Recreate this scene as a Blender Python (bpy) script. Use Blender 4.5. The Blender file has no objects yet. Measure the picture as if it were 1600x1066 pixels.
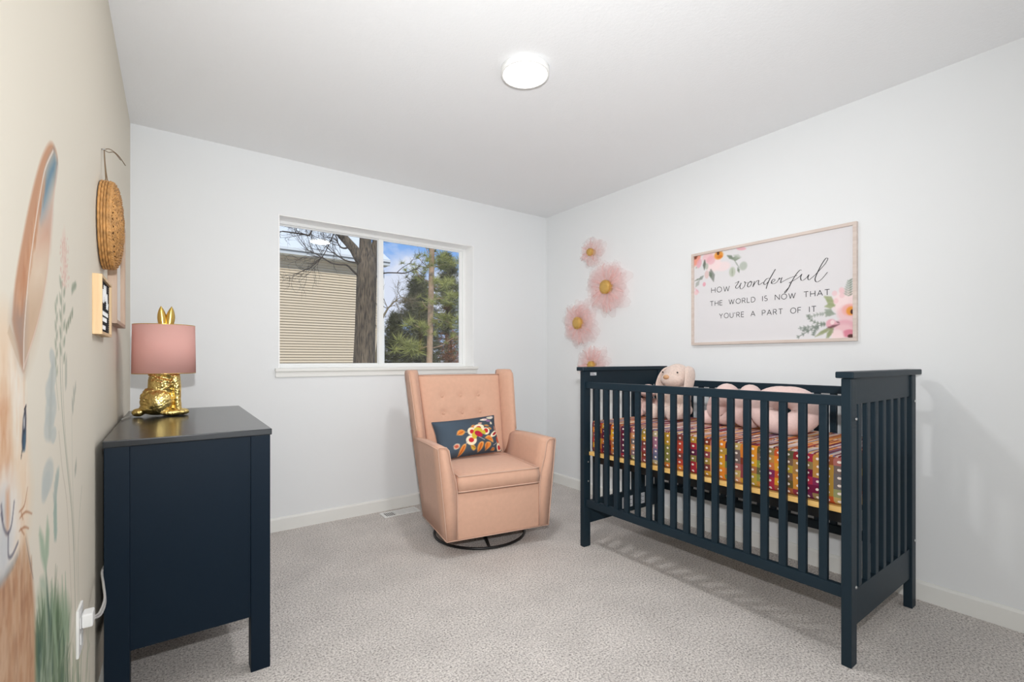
import bpy, bmesh, math, random
import numpy as np
from mathutils import Vector, Matrix
C = bpy.context.scene.collection
PI = math.pi
random.seed(7); rng = np.random.default_rng(5)

# ------------------------------------------------------------------ camera, world, lights, exposure
F = 735.0; HY = 562.0; CH = 1.118
YAW = math.atan(530 / F); S_, C_ = math.sin(YAW), math.cos(YAW)
cam_d = bpy.data.cameras.new('camera'); cam = bpy.data.objects.new('camera', cam_d); C.objects.link(cam)
cam.location = (0, 0, CH); cam.rotation_euler = (PI / 2, 0, -YAW)
cam_d.sensor_width = 36; cam_d.lens = F / 1600 * 36; cam_d.shift_y = (HY - 533) / 1600
cam_d.clip_start = 0.02; cam_d.clip_end = 400
bpy.context.scene.camera = cam
vs = bpy.context.scene.view_settings
vs.view_transform = 'Standard'; vs.look = 'None'; vs.gamma = 1; vs.use_curve_mapping = False; vs.exposure = 0.0

def lin(c):
    return tuple(((v / 255) / 12.92 if v / 255 <= .04045 else ((v / 255 + .055) / 1.055) ** 2.4) for v in c[:3]) + (1,)

def nodes(name):
    m = bpy.data.materials.new(name); m.use_nodes = True
    nt = m.node_tree; b = nt.nodes['Principled BSDF']
    return m, nt, b
def N(nt, t, **kw):
    n = nt.nodes.new(t)
    for k, v in kw.items(): setattr(n, k, v)
    return n

w = bpy.data.worlds.new('world'); bpy.context.scene.world = w; w.use_nodes = True
nt = w.node_tree; bg = nt.nodes['Background']
tc = N(nt, 'ShaderNodeTexCoord'); sep = N(nt, 'ShaderNodeSeparateXYZ'); nt.links.new(tc.outputs['Generated'], sep.inputs[0])
rmp = N(nt, 'ShaderNodeValToRGB'); nt.links.new(sep.outputs['Z'], rmp.inputs[0])
rmp.color_ramp.elements[0].position = 0.0; rmp.color_ramp.elements[0].color = lin((176, 202, 240))
rmp.color_ramp.elements[1].position = .32; rmp.color_ramp.elements[1].color = lin((104, 166, 240))
mp = N(nt, 'ShaderNodeMapping'); mp.inputs['Scale'].default_value = (2.6, 2.6, 5.0); mp.inputs['Location'].default_value = (.9, 4.2, 2.0)
nt.links.new(tc.outputs['Generated'], mp.inputs[0])
nz = N(nt, 'ShaderNodeTexNoise'); nz.inputs['Scale'].default_value = 2.2; nz.inputs['Detail'].default_value = 7; nz.inputs['Roughness'].default_value = .5
nt.links.new(mp.outputs[0], nz.inputs['Vector'])
cr = N(nt, 'ShaderNodeValToRGB'); cr.color_ramp.elements[0].position = .46; cr.color_ramp.elements[1].position = .57
nt.links.new(nz.outputs['Fac'], cr.inputs[0])
mx = N(nt, 'ShaderNodeMix', data_type='RGBA'); nt.links.new(cr.outputs[0], mx.inputs[0]); nt.links.new(rmp.outputs[0], mx.inputs[6])
mx.inputs[7].default_value = lin((222, 230, 248)); nt.links.new(mx.outputs[2], bg.inputs[0]); bg.inputs[1].default_value = 1.0

def light(name, typ, loc, power, color=(1, 1, 1), **kw):
    d = bpy.data.lights.new(name, typ); d.energy = power; d.color = color
    for k, v in kw.items(): setattr(d, k, v)
    o = bpy.data.objects.new(name, d); C.objects.link(o); o.location = loc; return o
sun = light('sun', 'SUN', (0, -5, 10), 2.6, (1, .95, .87), angle=.02)
sun.rotation_euler = (math.radians(48), 0, math.radians(-18))
LAMP = (1.300, 1.700)                                     # ceiling lamp centre
flash = light('photographer_flash', 'SPOT', (0.02, 0.0, 1.36), 134, (.98, .99, 1), spot_size=math.radians(140), spot_blend=1.0, shadow_soft_size=.02)
flash.rotation_euler = (PI / 2, 0, -YAW)
ceil_light = light('ceiling_lamp_light', 'AREA', (LAMP[0], LAMP[1], 2.395), 11, (1, 1, 1), shape='DISK', size=.2)
front = light('low_front_fill', 'AREA', (1.32, -1.8, .58), 16, (.95, .975, 1), shape='RECTANGLE', size=2.6, size_y=1.0)  # added soft fill light; the front wall has no window
front.rotation_euler = (PI / 2 + .30, 0, 0)
ceil_fill = light('ceiling_fill_spot', 'SPOT', (0, -.1, 1.42), 92, (.96, .98, 1), spot_size=1.9, spot_blend=1.0, shadow_soft_size=.05)  # extra spot, added to lift and even out the ceiling brightness
ceil_fill.rotation_euler = Vector((1.9, 2.5, 1.25)).to_track_quat('-Z', 'Y').to_euler()
bpy.context.scene.cycles.transparent_max_bounces = 48

# ------------------------------------------------------------------ helpers
def ray(px): u = (px - 800) / F; return S_ + C_ * u, C_ - S_ * u
def on_x(px, py, X0):
    x, y = ray(px); t = X0 / x; return y * t, CH - (py - HY) / F * t
def on_y(px, py, Y0):
    x, y = ray(px); t = Y0 / y; return x * t, CH - (py - HY) / F * t

def mesh_obj(name, bm, mat, parent=None, smooth=False, mods=None):
    me = bpy.data.meshes.new(name); bm.to_mesh(me); bm.free()
    return link(name, me, mat, parent, smooth, mods)
def link(name, me, mat, parent=None, smooth=False, mods=None):
    o = bpy.data.objects.new(name, me); C.objects.link(o)
    for m in (mat if isinstance(mat, (list, tuple)) else [mat]): me.materials.append(m)
    if smooth: me.polygons.foreach_set('use_smooth', [True] * len(me.polygons))
    if smooth == 'auto':
        me.polygons.foreach_set('use_smooth', [True] * len(me.polygons))
        md = o.modifiers.new('n', 'WEIGHTED_NORMAL'); md.keep_sharp = True
    if parent: o.parent = parent
    for m in (mods or []):
        md = o.modifiers.new(m[0], m[0])
        for k, v in m[1].items(): setattr(md, k, v)
    return o
def tag(o, label=None, cat=None, group=None, kind=None):
    if label: o['label'] = label
    if cat: o['category'] = cat
    if group: o['group'] = group
    if kind: o['kind'] = kind
    return o
def thing(name, label, cat, loc=(0, 0, 0), rz=0, group=None):
    o = bpy.data.objects.new(name, None); C.objects.link(o); o.location = loc; o.rotation_euler = (0, 0, rz)
    o.empty_display_size = .05
    return tag(o, label, cat, group)
def struct(o): o['kind'] = 'structure'; return o
def copy_part(o, parent, **kw):
    c = o.copy(); C.objects.link(c); c.parent = parent
    for k, v in kw.items(): setattr(c, k, v)
    for ch in list(o.children): copy_part(ch, c)
    return c

def merge(bm, t):
    me = bpy.data.meshes.new('t'); t.to_mesh(me); t.free(); bm.from_mesh(me); bpy.data.meshes.remove(me)
def box(bm, x0, x1, y0, y1, z0, z1, bev=0, seg=2, M=None):
    t = bmesh.new(); bmesh.ops.create_cube(t, size=1)
    for v in t.verts: v.co = Vector(((x0 + x1) / 2 + v.co.x * (x1 - x0), (y0 + y1) / 2 + v.co.y * (y1 - y0), (z0 + z1) / 2 + v.co.z * (z1 - z0)))
    if bev: bmesh.ops.bevel(t, geom=t.edges[:], offset=bev, segments=seg, affect='EDGES', profile=.6)
    if M: bmesh.ops.transform(t, matrix=M, verts=t.verts[:])
    merge(bm, t); return bm
def nb(): return bmesh.new()
def boxo(name, mat, parent, *a, **k):
    return mesh_obj(name, box(nb(), *a, **k), mat, parent)
def tube(bm, pts, r, n=8, closed=False, flat=1.0):
    pts = [Vector(p) for p in pts]; m = len(pts)
    rs = r if isinstance(r, (list, tuple)) else [r] * m
    rings = []; up = None
    for i, p in enumerate(pts):
        a = pts[(i - 1) % m] if (closed or i > 0) else p; b = pts[(i + 1) % m] if (closed or i < m - 1) else p
        d = (b - a).normalized()
        if up is None:
            up = Vector((0, 0, 1)) if abs(d.z) < .9 else Vector((1, 0, 0))
        s = d.cross(up)
        if s.length < 1e-5: s = d.cross(Vector((0, 1, .1)))
        s.normalize(); up = s.cross(d).normalized()
        rings.append([bm.verts.new(p + (s * math.cos(q) + up * math.sin(q) * flat) * rs[i]) for q in [2 * PI * k / n for k in range(n)]])
    for i in range(m if closed else m - 1):
        A, B = rings[i], rings[(i + 1) % m]
        for k in range(n): 
            try: bm.faces.new((A[k], A[(k + 1) % n], B[(k + 1) % n], B[k]))
            except ValueError: pass
    if not closed:
        bm.faces.new(rings[0][::-1]); bm.faces.new(rings[-1])
    return bm
def lathe(bm, prof, cx=0, cy=0, n=40, M=None):
    t = bmesh.new(); rings = []
    for r, z in prof:
        if r < 1e-6: rings.append([t.verts.new((0, 0, z))])
        else: rings.append([t.verts.new((r * math.cos(2 * PI * k / n), r * math.sin(2 * PI * k / n), z)) for k in range(n)])
    for A, B in zip(rings, rings[1:]):
        for k in range(n):
            a, b = A[k % len(A)], A[(k + 1) % len(A)]; c, d = B[(k + 1) % len(B)], B[k % len(B)]
            vsx = []
            for v in (a, b, c, d):
                if v not in vsx: vsx.append(v)
            if len(vsx) > 2: t.faces.new(vsx)
    bmesh.ops.transform(t, matrix=Matrix.Translation((cx, cy, 0)) if M is None else M, verts=t.verts[:])
    bmesh.ops.recalc_face_normals(t, faces=t.faces[:])
    merge(bm, t); return bm
def ball(bm, c, r, rot=None, u=20, v=14):
    t = bmesh.new(); bmesh.ops.create_uvsphere(t, u_segments=u, v_segments=v, radius=1)
    r = r if isinstance(r, (tuple, list)) else (r, r, r)
    M = Matrix.Translation(c) @ (rot.to_matrix().to_4x4() if rot else Matrix.Identity(4)) @ Matrix.Diagonal((*r, 1))
    bmesh.ops.transform(t, matrix=M, verts=t.verts[:]); merge(bm, t); return bm
def sheet(bm, grid):
    """closed thick loft: grid[i][j] -> loops i of j points, caps at both ends"""
    R = [[bm.verts.new(p) for p in row] for row in grid]
    n = len(R[0])
    for A, B in zip(R, R[1:]):
        for k in range(n): bm.faces.new((A[k], A[(k + 1) % n], B[(k + 1) % n], B[k]))
    bm.faces.new(R[0][::-1]); bm.faces.new(R[-1])
    bmesh.ops.recalc_face_normals(bm, faces=bm.faces[:])
    return bm
def grid_obj(name, P, cols, mat, parent=None, smooth=True):
    """P (h,w,3) points, cols (h,w,3) srgb 0..1 -> mesh with colour attribute"""
    h, w_ = P.shape[:2]; me = bpy.data.meshes.new(name)
    idx = np.arange(h * w_).reshape(h, w_)
    q = np.stack([idx[:-1, :-1], idx[:-1, 1:], idx[1:, 1:], idx[1:, :-1]], -1).reshape(-1, 4)
    me.vertices.add(h * w_); me.vertices.foreach_set('co', P.astype(np.float32).ravel())
    me.loops.add(q.size); me.loops.foreach_set('vertex_index', q.astype(np.int32).ravel())
    me.polygons.add(len(q)); me.polygons.foreach_set('loop_start', np.arange(0, q.size, 4, dtype=np.int32))
    me.update(calc_edges=True)
    if cols is not None:
        l = np.where(cols <= .04045, cols / 12.92, ((np.clip(cols, 0, 1) + .055) / 1.055) ** 2.4)
        a = me.color_attributes.new('paint', 'FLOAT_COLOR', 'POINT')
        a.data.foreach_set('color', np.concatenate([l, np.ones((h, w_, 1))], -1).astype(np.float32).ravel())
    return link(name, me, mat, parent, smooth)

# ------------------------------------------------------------------ materials
def M_plain(name, col, rough=.6, metal=0, spec=.5, bump=0, bscale=100, var=0, vscale=8, coat=0, sheen=0, detail=3):
    m, nt, b = nodes(name)
    b.inputs['Base Color'].default_value = lin(col); b.inputs['Roughness'].default_value = rough
    b.inputs['Metallic'].default_value = metal; b.inputs['Specular IOR Level'].default_value = spec
    b.inputs['Coat Weight'].default_value = coat; b.inputs['Sheen Weight'].default_value = sheen
    if bump or var: t = N(nt, 'ShaderNodeTexCoord')
    if bump:
        z = N(nt, 'ShaderNodeTexNoise'); z.inputs['Scale'].default_value = bscale; z.inputs['Detail'].default_value = detail
        nt.links.new(t.outputs['Object'], z.inputs['Vector'])
        bp = N(nt, 'ShaderNodeBump'); bp.inputs['Strength'].default_value = bump; bp.inputs['Distance'].default_value = .004
        nt.links.new(z.outputs['Fac'], bp.inputs['Height']); nt.links.new(bp.outputs[0], b.inputs['Normal'])
    if var:
        z = N(nt, 'ShaderNodeTexNoise'); z.inputs['Scale'].default_value = vscale; z.inputs['Detail'].default_value = 5
        nt.links.new(t.outputs['Object'], z.inputs['Vector'])
        r = N(nt, 'ShaderNodeMapRange'); r.inputs[1].default_value = .3; r.inputs[2].default_value = .7
        r.inputs[3].default_value = 1 - var; r.inputs[4].default_value = 1 + var; nt.links.new(z.outputs['Fac'], r.inputs[0])
        mm = N(nt, 'ShaderNodeMix', data_type='RGBA', blend_type='MULTIPLY'); mm.inputs[0].default_value = 1
        mm.inputs[6].default_value = lin(col); nt.links.new(r.outputs[0], mm.inputs[7]); nt.links.new(mm.outputs[2], b.inputs['Base Color'])
    return m
def M_paint(name, rough=.7):
    m, nt, b = nodes(name); a = N(nt, 'ShaderNodeVertexColor', layer_name='paint'); nt.links.new(a.outputs[0], b.inputs['Base Color'])
    b.inputs['Roughness'].default_value = rough; b.inputs['Specular IOR Level'].default_value = .3
    return m
def M_wood(name, c1, c2, rough=.5, axis=1, sc=22):
    m, nt, b = nodes(name); t = N(nt, 'ShaderNodeTexCoord'); p = N(nt, 'ShaderNodeMapping')
    s = [sc, sc, sc]; s[axis] = sc * .08; p.inputs['Scale'].default_value = s
    nt.links.new(t.outputs['Object'], p.inputs[0]); z = N(nt, 'ShaderNodeTexNoise'); z.inputs['Scale'].default_value = 3; z.inputs['Detail'].default_value = 5
    nt.links.new(p.outputs[0], z.inputs['Vector']); r = N(nt, 'ShaderNodeValToRGB'); nt.links.new(z.outputs['Fac'], r.inputs[0])
    r.color_ramp.elements[0].position = .35; r.color_ramp.elements[0].color = lin(c1)
    r.color_ramp.elements[1].position = .65; r.color_ramp.elements[1].color = lin(c2)
    nt.links.new(r.outputs[0], b.inputs['Base Color']); b.inputs['Roughness'].default_value = rough
    return m

WHITE = M_plain('white_wall_paint', (234, 236, 237), .8, spec=.25, bump=.04, bscale=180)
CEIL = M_plain('ceiling_paint', (243, 244, 245), .9, spec=.2, bump=.25, bscale=90, detail=4)
CREAMC = (227, 220, 205)
CREAM = M_plain('cream_wallpaper', CREAMC, .7, spec=.3)
TRIM = M_plain('trim_white', (236, 236, 232), .45)
VINYL = M_plain('window_vinyl', (240, 241, 240), .35)
NAVY = M_plain('navy_lacquer', (4, 24, 39), .5, spec=.2)
NAVYTOP = M_plain('navy_lacquer_top', (18, 24, 30), .24, spec=.6, coat=.1)
SLATE = M_plain('slate_paint', (26, 42, 52), .45, spec=.22)
PEACH = M_plain('peach_fabric', (216, 172, 148), .85, spec=.2, bump=.3, bscale=600, var=.03, vscale=40, sheen=.15)
PIPE = M_plain('peach_piping', (212, 176, 156), .8, spec=.2)
BLACK = M_plain('black_steel', (14, 14, 15), .4)
DGREY = M_plain('duct_shade_grey', (28, 30, 32), .5, metal=.3)
PLUSH = M_plain('pink_plush', (224, 202, 190), .95, spec=.1, bump=1.0, bscale=260, var=.10, vscale=90, sheen=.4)
PLUSH2 = M_plain('rose_plush', (230, 196, 188), .95, spec=.1, bump=1.0, bscale=260, var=.08, vscale=90, sheen=.4)
KNOT = M_plain('blush_knit', (232, 203, 197), .95, spec=.1, bump=.6, bscale=350, var=.04, vscale=120, sheen=.3)
NOSE = M_plain('tan_nose', (205, 160, 120), .7)
BROWN = M_plain('brown_ribbon', (120, 72, 52), .6)
GOLD = M_plain('hammered_gold', (228, 202, 130), .28, metal=1, bump=1.0, bscale=95, detail=1)
GOLDS = M_plain('smooth_gold', (220, 186, 104), .3, metal=1)
SCREW = M_plain('screw_steel', (190, 190, 190), .3, metal=1)
STICK = M_plain('sticker_white', (215, 218, 222), .5)
INK = M_plain('print_ink', (52, 52, 56), .7)
INK2 = M_plain('black_ink', (28, 28, 30), .7)
GREYINK = M_plain('grey_ink', (120, 122, 128), .7)
PINE = M_wood('pine_wood', (214, 178, 130), (228, 196, 150), .5, axis=2)
PALEW = M_wood('pale_pink_wood', (206, 190, 180), (218, 204, 195), .5, axis=1)
TAUPEW = M_wood('taupe_wood', (178, 150, 128), (192, 166, 144), .5, axis=2)
PLY = M_wood('birch_board', (222, 176, 100), (236, 196, 124), .5, axis=1)
PLAST = M_plain('white_plastic', (238, 238, 236), .35)
CORDM = M_plain('grey_cord', (180, 178, 176), .5)
TWINE = M_plain('twine', (120, 98, 72), .8)
WICK = M_plain('wicker', (184, 136, 80), .6, var=.3, vscale=45)
WICKD = M_plain('wicker_core', (84, 52, 26), .8)
PAINT = M_paint('painted_print'); 

def M_carpet():
    m, nt, b = nodes('grey_carpet'); t = N(nt, 'ShaderNodeTexCoord')
    z = N(nt, 'ShaderNodeTexNoise'); z.inputs['Scale'].default_value = 125; z.inputs['Detail'].default_value = 4; z.inputs['Roughness'].default_value = .85
    z2 = N(nt, 'ShaderNodeTexNoise'); z2.inputs['Scale'].default_value = 5; z2.inputs['Detail'].default_value = 4
    z3 = N(nt, 'ShaderNodeTexVoronoi'); z3.inputs['Scale'].default_value = 420
    for q in (z, z2, z3): nt.links.new(t.outputs['Object'], q.inputs['Vector'])
    r = N(nt, 'ShaderNodeValToRGB'); e = r.color_ramp.elements
    e[0].position = .34; e[0].color = lin((84, 77, 73)); e[1].position = .62; e[1].color = lin((250, 245, 240))
    e2 = r.color_ramp.elements.new(.48); e2.color = lin((214, 207, 202))
    nt.links.new(z.outputs['Fac'], r.inputs[0])
    mr = N(nt, 'ShaderNodeMapRange'); mr.inputs[1].default_value = .3; mr.inputs[2].default_value = .7; mr.inputs[3].default_value = .93; mr.inputs[4].default_value = 1.08
    nt.links.new(z2.outputs['Fac'], mr.inputs[0])
    mm = N(nt, 'ShaderNodeMix', data_type='RGBA', blend_type='MULTIPLY'); mm.inputs[0].default_value = 1
    nt.links.new(r.outputs[0], mm.inputs[6]); nt.links.new(mr.outputs[0], mm.inputs[7]); nt.links.new(mm.outputs[2], b.inputs['Base Color'])
    ad = N(nt, 'ShaderNodeMath', operation='ADD'); nt.links.new(z.outputs['Fac'], ad.inputs[0]); nt.links.new(z3.outputs['Distance'], ad.inputs[1])
    bp = N(nt, 'ShaderNodeBump'); bp.inputs['Strength'].default_value = .6; bp.inputs['Distance'].default_value = .004
    nt.links.new(ad.outputs[0], bp.inputs['Height']); nt.links.new(bp.outputs[0], b.inputs['Normal'])
    b.inputs['Roughness'].default_value = .95; b.inputs['Specular IOR Level'].default_value = .1
    return m
CARPET = M_carpet()
def M_emit(name, col, st):
    m, nt, b = nodes(name); b.inputs['Base Color'].default_value = lin((240, 240, 238))
    b.inputs['Emission Color'].default_value = lin(col); b.inputs['Emission Strength'].default_value = st; return m
def M_glass():
    m, nt, b = nodes('window_glass'); nt.nodes.remove(b); o = nt.nodes['Material Output']
    t = N(nt, 'ShaderNodeBsdfTransparent'); g = N(nt, 'ShaderNodeBsdfGlossy'); g.inputs['Roughness'].default_value = 0.0
    g.inputs['Color'].default_value = (.9, .9, .9, 1)
    f = N(nt, 'ShaderNodeFresnel'); f.inputs[0].default_value = 1.4; s = N(nt, 'ShaderNodeMixShader')
    nt.links.new(f.outputs[0], s.inputs[0]); nt.links.new(t.outputs[0], s.inputs[1]); nt.links.new(g.outputs[0], s.inputs[2]); nt.links.new(s.outputs[0], o.inputs[0])
    return m
GLASS = M_glass()
def M_tulle(name, col, alpha):
    m, nt, b = nodes(name); o = nt.nodes['Material Output']; nt.nodes.remove(b)
    d = N(nt, 'ShaderNodeBsdfDiffuse'); d.inputs[0].default_value = lin(col); tl = N(nt, 'ShaderNodeBsdfTranslucent'); tl.inputs[0].default_value = lin(col)
    a = N(nt, 'ShaderNodeMixShader'); a.inputs[0].default_value = .45; nt.links.new(d.outputs[0], a.inputs[1]); nt.links.new(tl.outputs[0], a.inputs[2])
    t = N(nt, 'ShaderNodeBsdfTransparent'); s = N(nt, 'ShaderNodeMixShader'); s.inputs[0].default_value = alpha
    nt.links.new(t.outputs[0], s.inputs[1]); nt.links.new(a.outputs[0], s.inputs[2]); nt.links.new(s.outputs[0], o.inputs[0])
    return m
TULLE = M_tulle('pink_tulle', (255, 230, 228), .15)
TULLE2 = M_tulle('pink_tulle_gather', (255, 218, 213), .34)

def M_sheet():
    """checked and dotted sides, narrow woven stripes on top, all one printed cotton"""
    m, nt, b = nodes('patterned_crib_sheet'); t = N(nt, 'ShaderNodeTexCoord'); L = nt.links.new
    def ramp(cols):
        r = N(nt, 'ShaderNodeValToRGB'); r.color_ramp.interpolation = 'CONSTANT'
        e = r.color_ramp.elements
        while len(e) < len(cols): e.new(.5)
        for i, c in enumerate(cols): e[i].position = i / len(cols); e[i].color = lin(c)
        return r
    sp = N(nt, 'ShaderNodeSeparateXYZ')
    dn = N(nt, 'ShaderNodeTexNoise'); dn.inputs['Scale'].default_value = 16; dn.inputs['Detail'].default_value = 1; L(t.outputs['Object'], dn.inputs['Vector'])
    dv = N(nt, 'ShaderNodeVectorMath', operation='SCALE'); dv.inputs['Scale'].default_value = .006; L(dn.outputs['Color'], dv.inputs[0])
    av = N(nt, 'ShaderNodeVectorMath', operation='ADD'); L(t.outputs['Object'], av.inputs[0]); L(dv.outputs[0], av.inputs[1]); L(av.outputs[0], sp.inputs[0])
    sxy = N(nt, 'ShaderNodeMath', operation='ADD'); L(sp.outputs['X'], sxy.inputs[0]); L(sp.outputs['Y'], sxy.inputs[1])
    cb = N(nt, 'ShaderNodeCombineXYZ'); L(sxy.outputs[0], cb.inputs[0]); L(sp.outputs['Z'], cb.inputs[1])
    sc = N(nt, 'ShaderNodeVectorMath', operation='MULTIPLY'); sc.inputs[1].default_value = (1 / .036, 1 / .030, 0); L(cb.outputs[0], sc.inputs[0])
    fl = N(nt, 'ShaderNodeVectorMath', operation='FLOOR'); L(sc.outputs[0], fl.inputs[0])
    wn = N(nt, 'ShaderNodeTexWhiteNoise', noise_dimensions='2D'); L(fl.outputs[0], wn.inputs['Vector'])
    colv = N(nt, 'ShaderNodeVectorMath', operation='MULTIPLY'); colv.inputs[1].default_value = (1, 0, 0); L(fl.outputs[0], colv.inputs[0])
    wc = N(nt, 'ShaderNodeTexWhiteNoise', noise_dimensions='2D'); L(colv.outputs[0], wc.inputs['Vector'])
    pal = [tuple(int(q * .88) for q in c_) for c_ in [(120, 22, 58), (226, 120, 30), (84, 60, 40), (200, 60, 62), (132, 160, 190), (230, 158, 36), (94, 20, 40), (128, 128, 60), (44, 34, 56), (160, 150, 140), (176, 84, 44), (150, 30, 86)]]  # side colours scaled darker to carry the shade on the mattress side
    r1 = ramp(pal); L(wc.outputs['Value'], r1.inputs[0])
    r2 = ramp([(240, 150, 60), (80, 30, 40), (150, 160, 80), (190, 60, 60), (60, 50, 70), (220, 180, 60), (120, 60, 90)]); L(wn.outputs['Value'], r2.inputs[0])
    side = N(nt, 'ShaderNodeMix', data_type='RGBA'); side.inputs[0].default_value = .5; L(r1.outputs[0], side.inputs[6]); L(r2.outputs[0], side.inputs[7])
    fr = N(nt, 'ShaderNodeVectorMath', operation='FRACTION'); L(sc.outputs[0], fr.inputs[0])
    sb = N(nt, 'ShaderNodeVectorMath', operation='SUBTRACT'); sb.inputs[1].default_value = (.5, .5, 0); L(fr.outputs[0], sb.inputs[0])
    ln = N(nt, 'ShaderNodeVectorMath', operation='LENGTH'); L(sb.outputs[0], ln.inputs[0])
    dt = N(nt, 'ShaderNodeMath', operation='LESS_THAN'); dt.inputs[1].default_value = .165; L(ln.outputs['Value'], dt.inputs[0])
    s2 = N(nt, 'ShaderNodeMix', data_type='RGBA'); s2.inputs[7].default_value = lin((232, 216, 205)); L(dt.outputs[0], s2.inputs[0]); L(side.outputs[2], s2.inputs[6])
    # top stripes
    tm = N(nt, 'ShaderNodeMapping'); tm.inputs['Scale'].default_value = (7, 95, 1); tm.inputs['Rotation'].default_value = (0, 0, .07); L(t.outputs['Object'], tm.inputs[0])
    tn = N(nt, 'ShaderNodeTexNoise'); tn.inputs['Scale'].default_value = 1.0; tn.inputs['Detail'].default_value = 2; tn.inputs['Roughness'].default_value = .75; L(tm.outputs[0], tn.inputs['Vector'])
    wz = N(nt, 'ShaderNodeTexNoise'); wz.inputs['Scale'].default_value = 11; wz.inputs['Detail'].default_value = 2; L(t.outputs['Object'], wz.inputs['Vector'])
    ws = N(nt, 'ShaderNodeMath', operation='MULTIPLY'); ws.inputs[1].default_value = 1.6; L(wz.outputs['Fac'], ws.inputs[0])
    sp2 = N(nt, 'ShaderNodeSeparateXYZ'); L(t.outputs['Object'], sp2.inputs[0])
    ys = N(nt, 'ShaderNodeMath', operation='MULTIPLY_ADD'); ys.inputs[1].default_value = 118; L(sp2.outputs['Y'], ys.inputs[0]); L(ws.outputs[0], ys.inputs[2])
    yf_ = N(nt, 'ShaderNodeMath', operation='FLOOR'); L(ys.outputs[0], yf_.inputs[0])
    xs = N(nt, 'ShaderNodeMath', operation='MULTIPLY_ADD'); xs.inputs[1].default_value = 5; L(sp2.outputs['X'], xs.inputs[0]); L(ws.outputs[0], xs.inputs[2])
    xf = N(nt, 'ShaderNodeMath', operation='FLOOR'); L(xs.outputs[0], xf.inputs[0])
    cc = N(nt, 'ShaderNodeCombineXYZ'); L(yf_.outputs[0], cc.inputs[0]); L(xf.outputs[0], cc.inputs[1])
    mr = N(nt, 'ShaderNodeTexWhiteNoise', noise_dimensions='2D'); L(cc.outputs[0], mr.inputs['Vector'])
    r3 = ramp([(100, 40, 50), (222, 206, 200), (216, 146, 84), (134, 124, 148), (224, 172, 104), (120, 44, 64), (214, 190, 184), (180, 84, 66), (222, 150, 84), (122, 110, 132), (204, 176, 170), (130, 50, 56)]); L(mr.outputs[0], r3.inputs[0])
    g = N(nt, 'ShaderNodeNewGeometry'); gs = N(nt, 'ShaderNodeSeparateXYZ'); L(g.outputs['Normal'], gs.inputs[0])
    gt = N(nt, 'ShaderNodeMath', operation='GREATER_THAN'); gt.inputs[1].default_value = .72; L(gs.outputs['Z'], gt.inputs[0])
    fin = N(nt, 'ShaderNodeMix', data_type='RGBA'); L(gt.outputs[0], fin.inputs[0]); L(s2.outputs[2], fin.inputs[6]); L(r3.outputs[0], fin.inputs[7])
    L(fin.outputs[2], b.inputs['Base Color']); b.inputs['Roughness'].default_value = .9; b.inputs['Specular IOR Level'].default_value = .15
    return m
SHEET = M_sheet()

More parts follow.
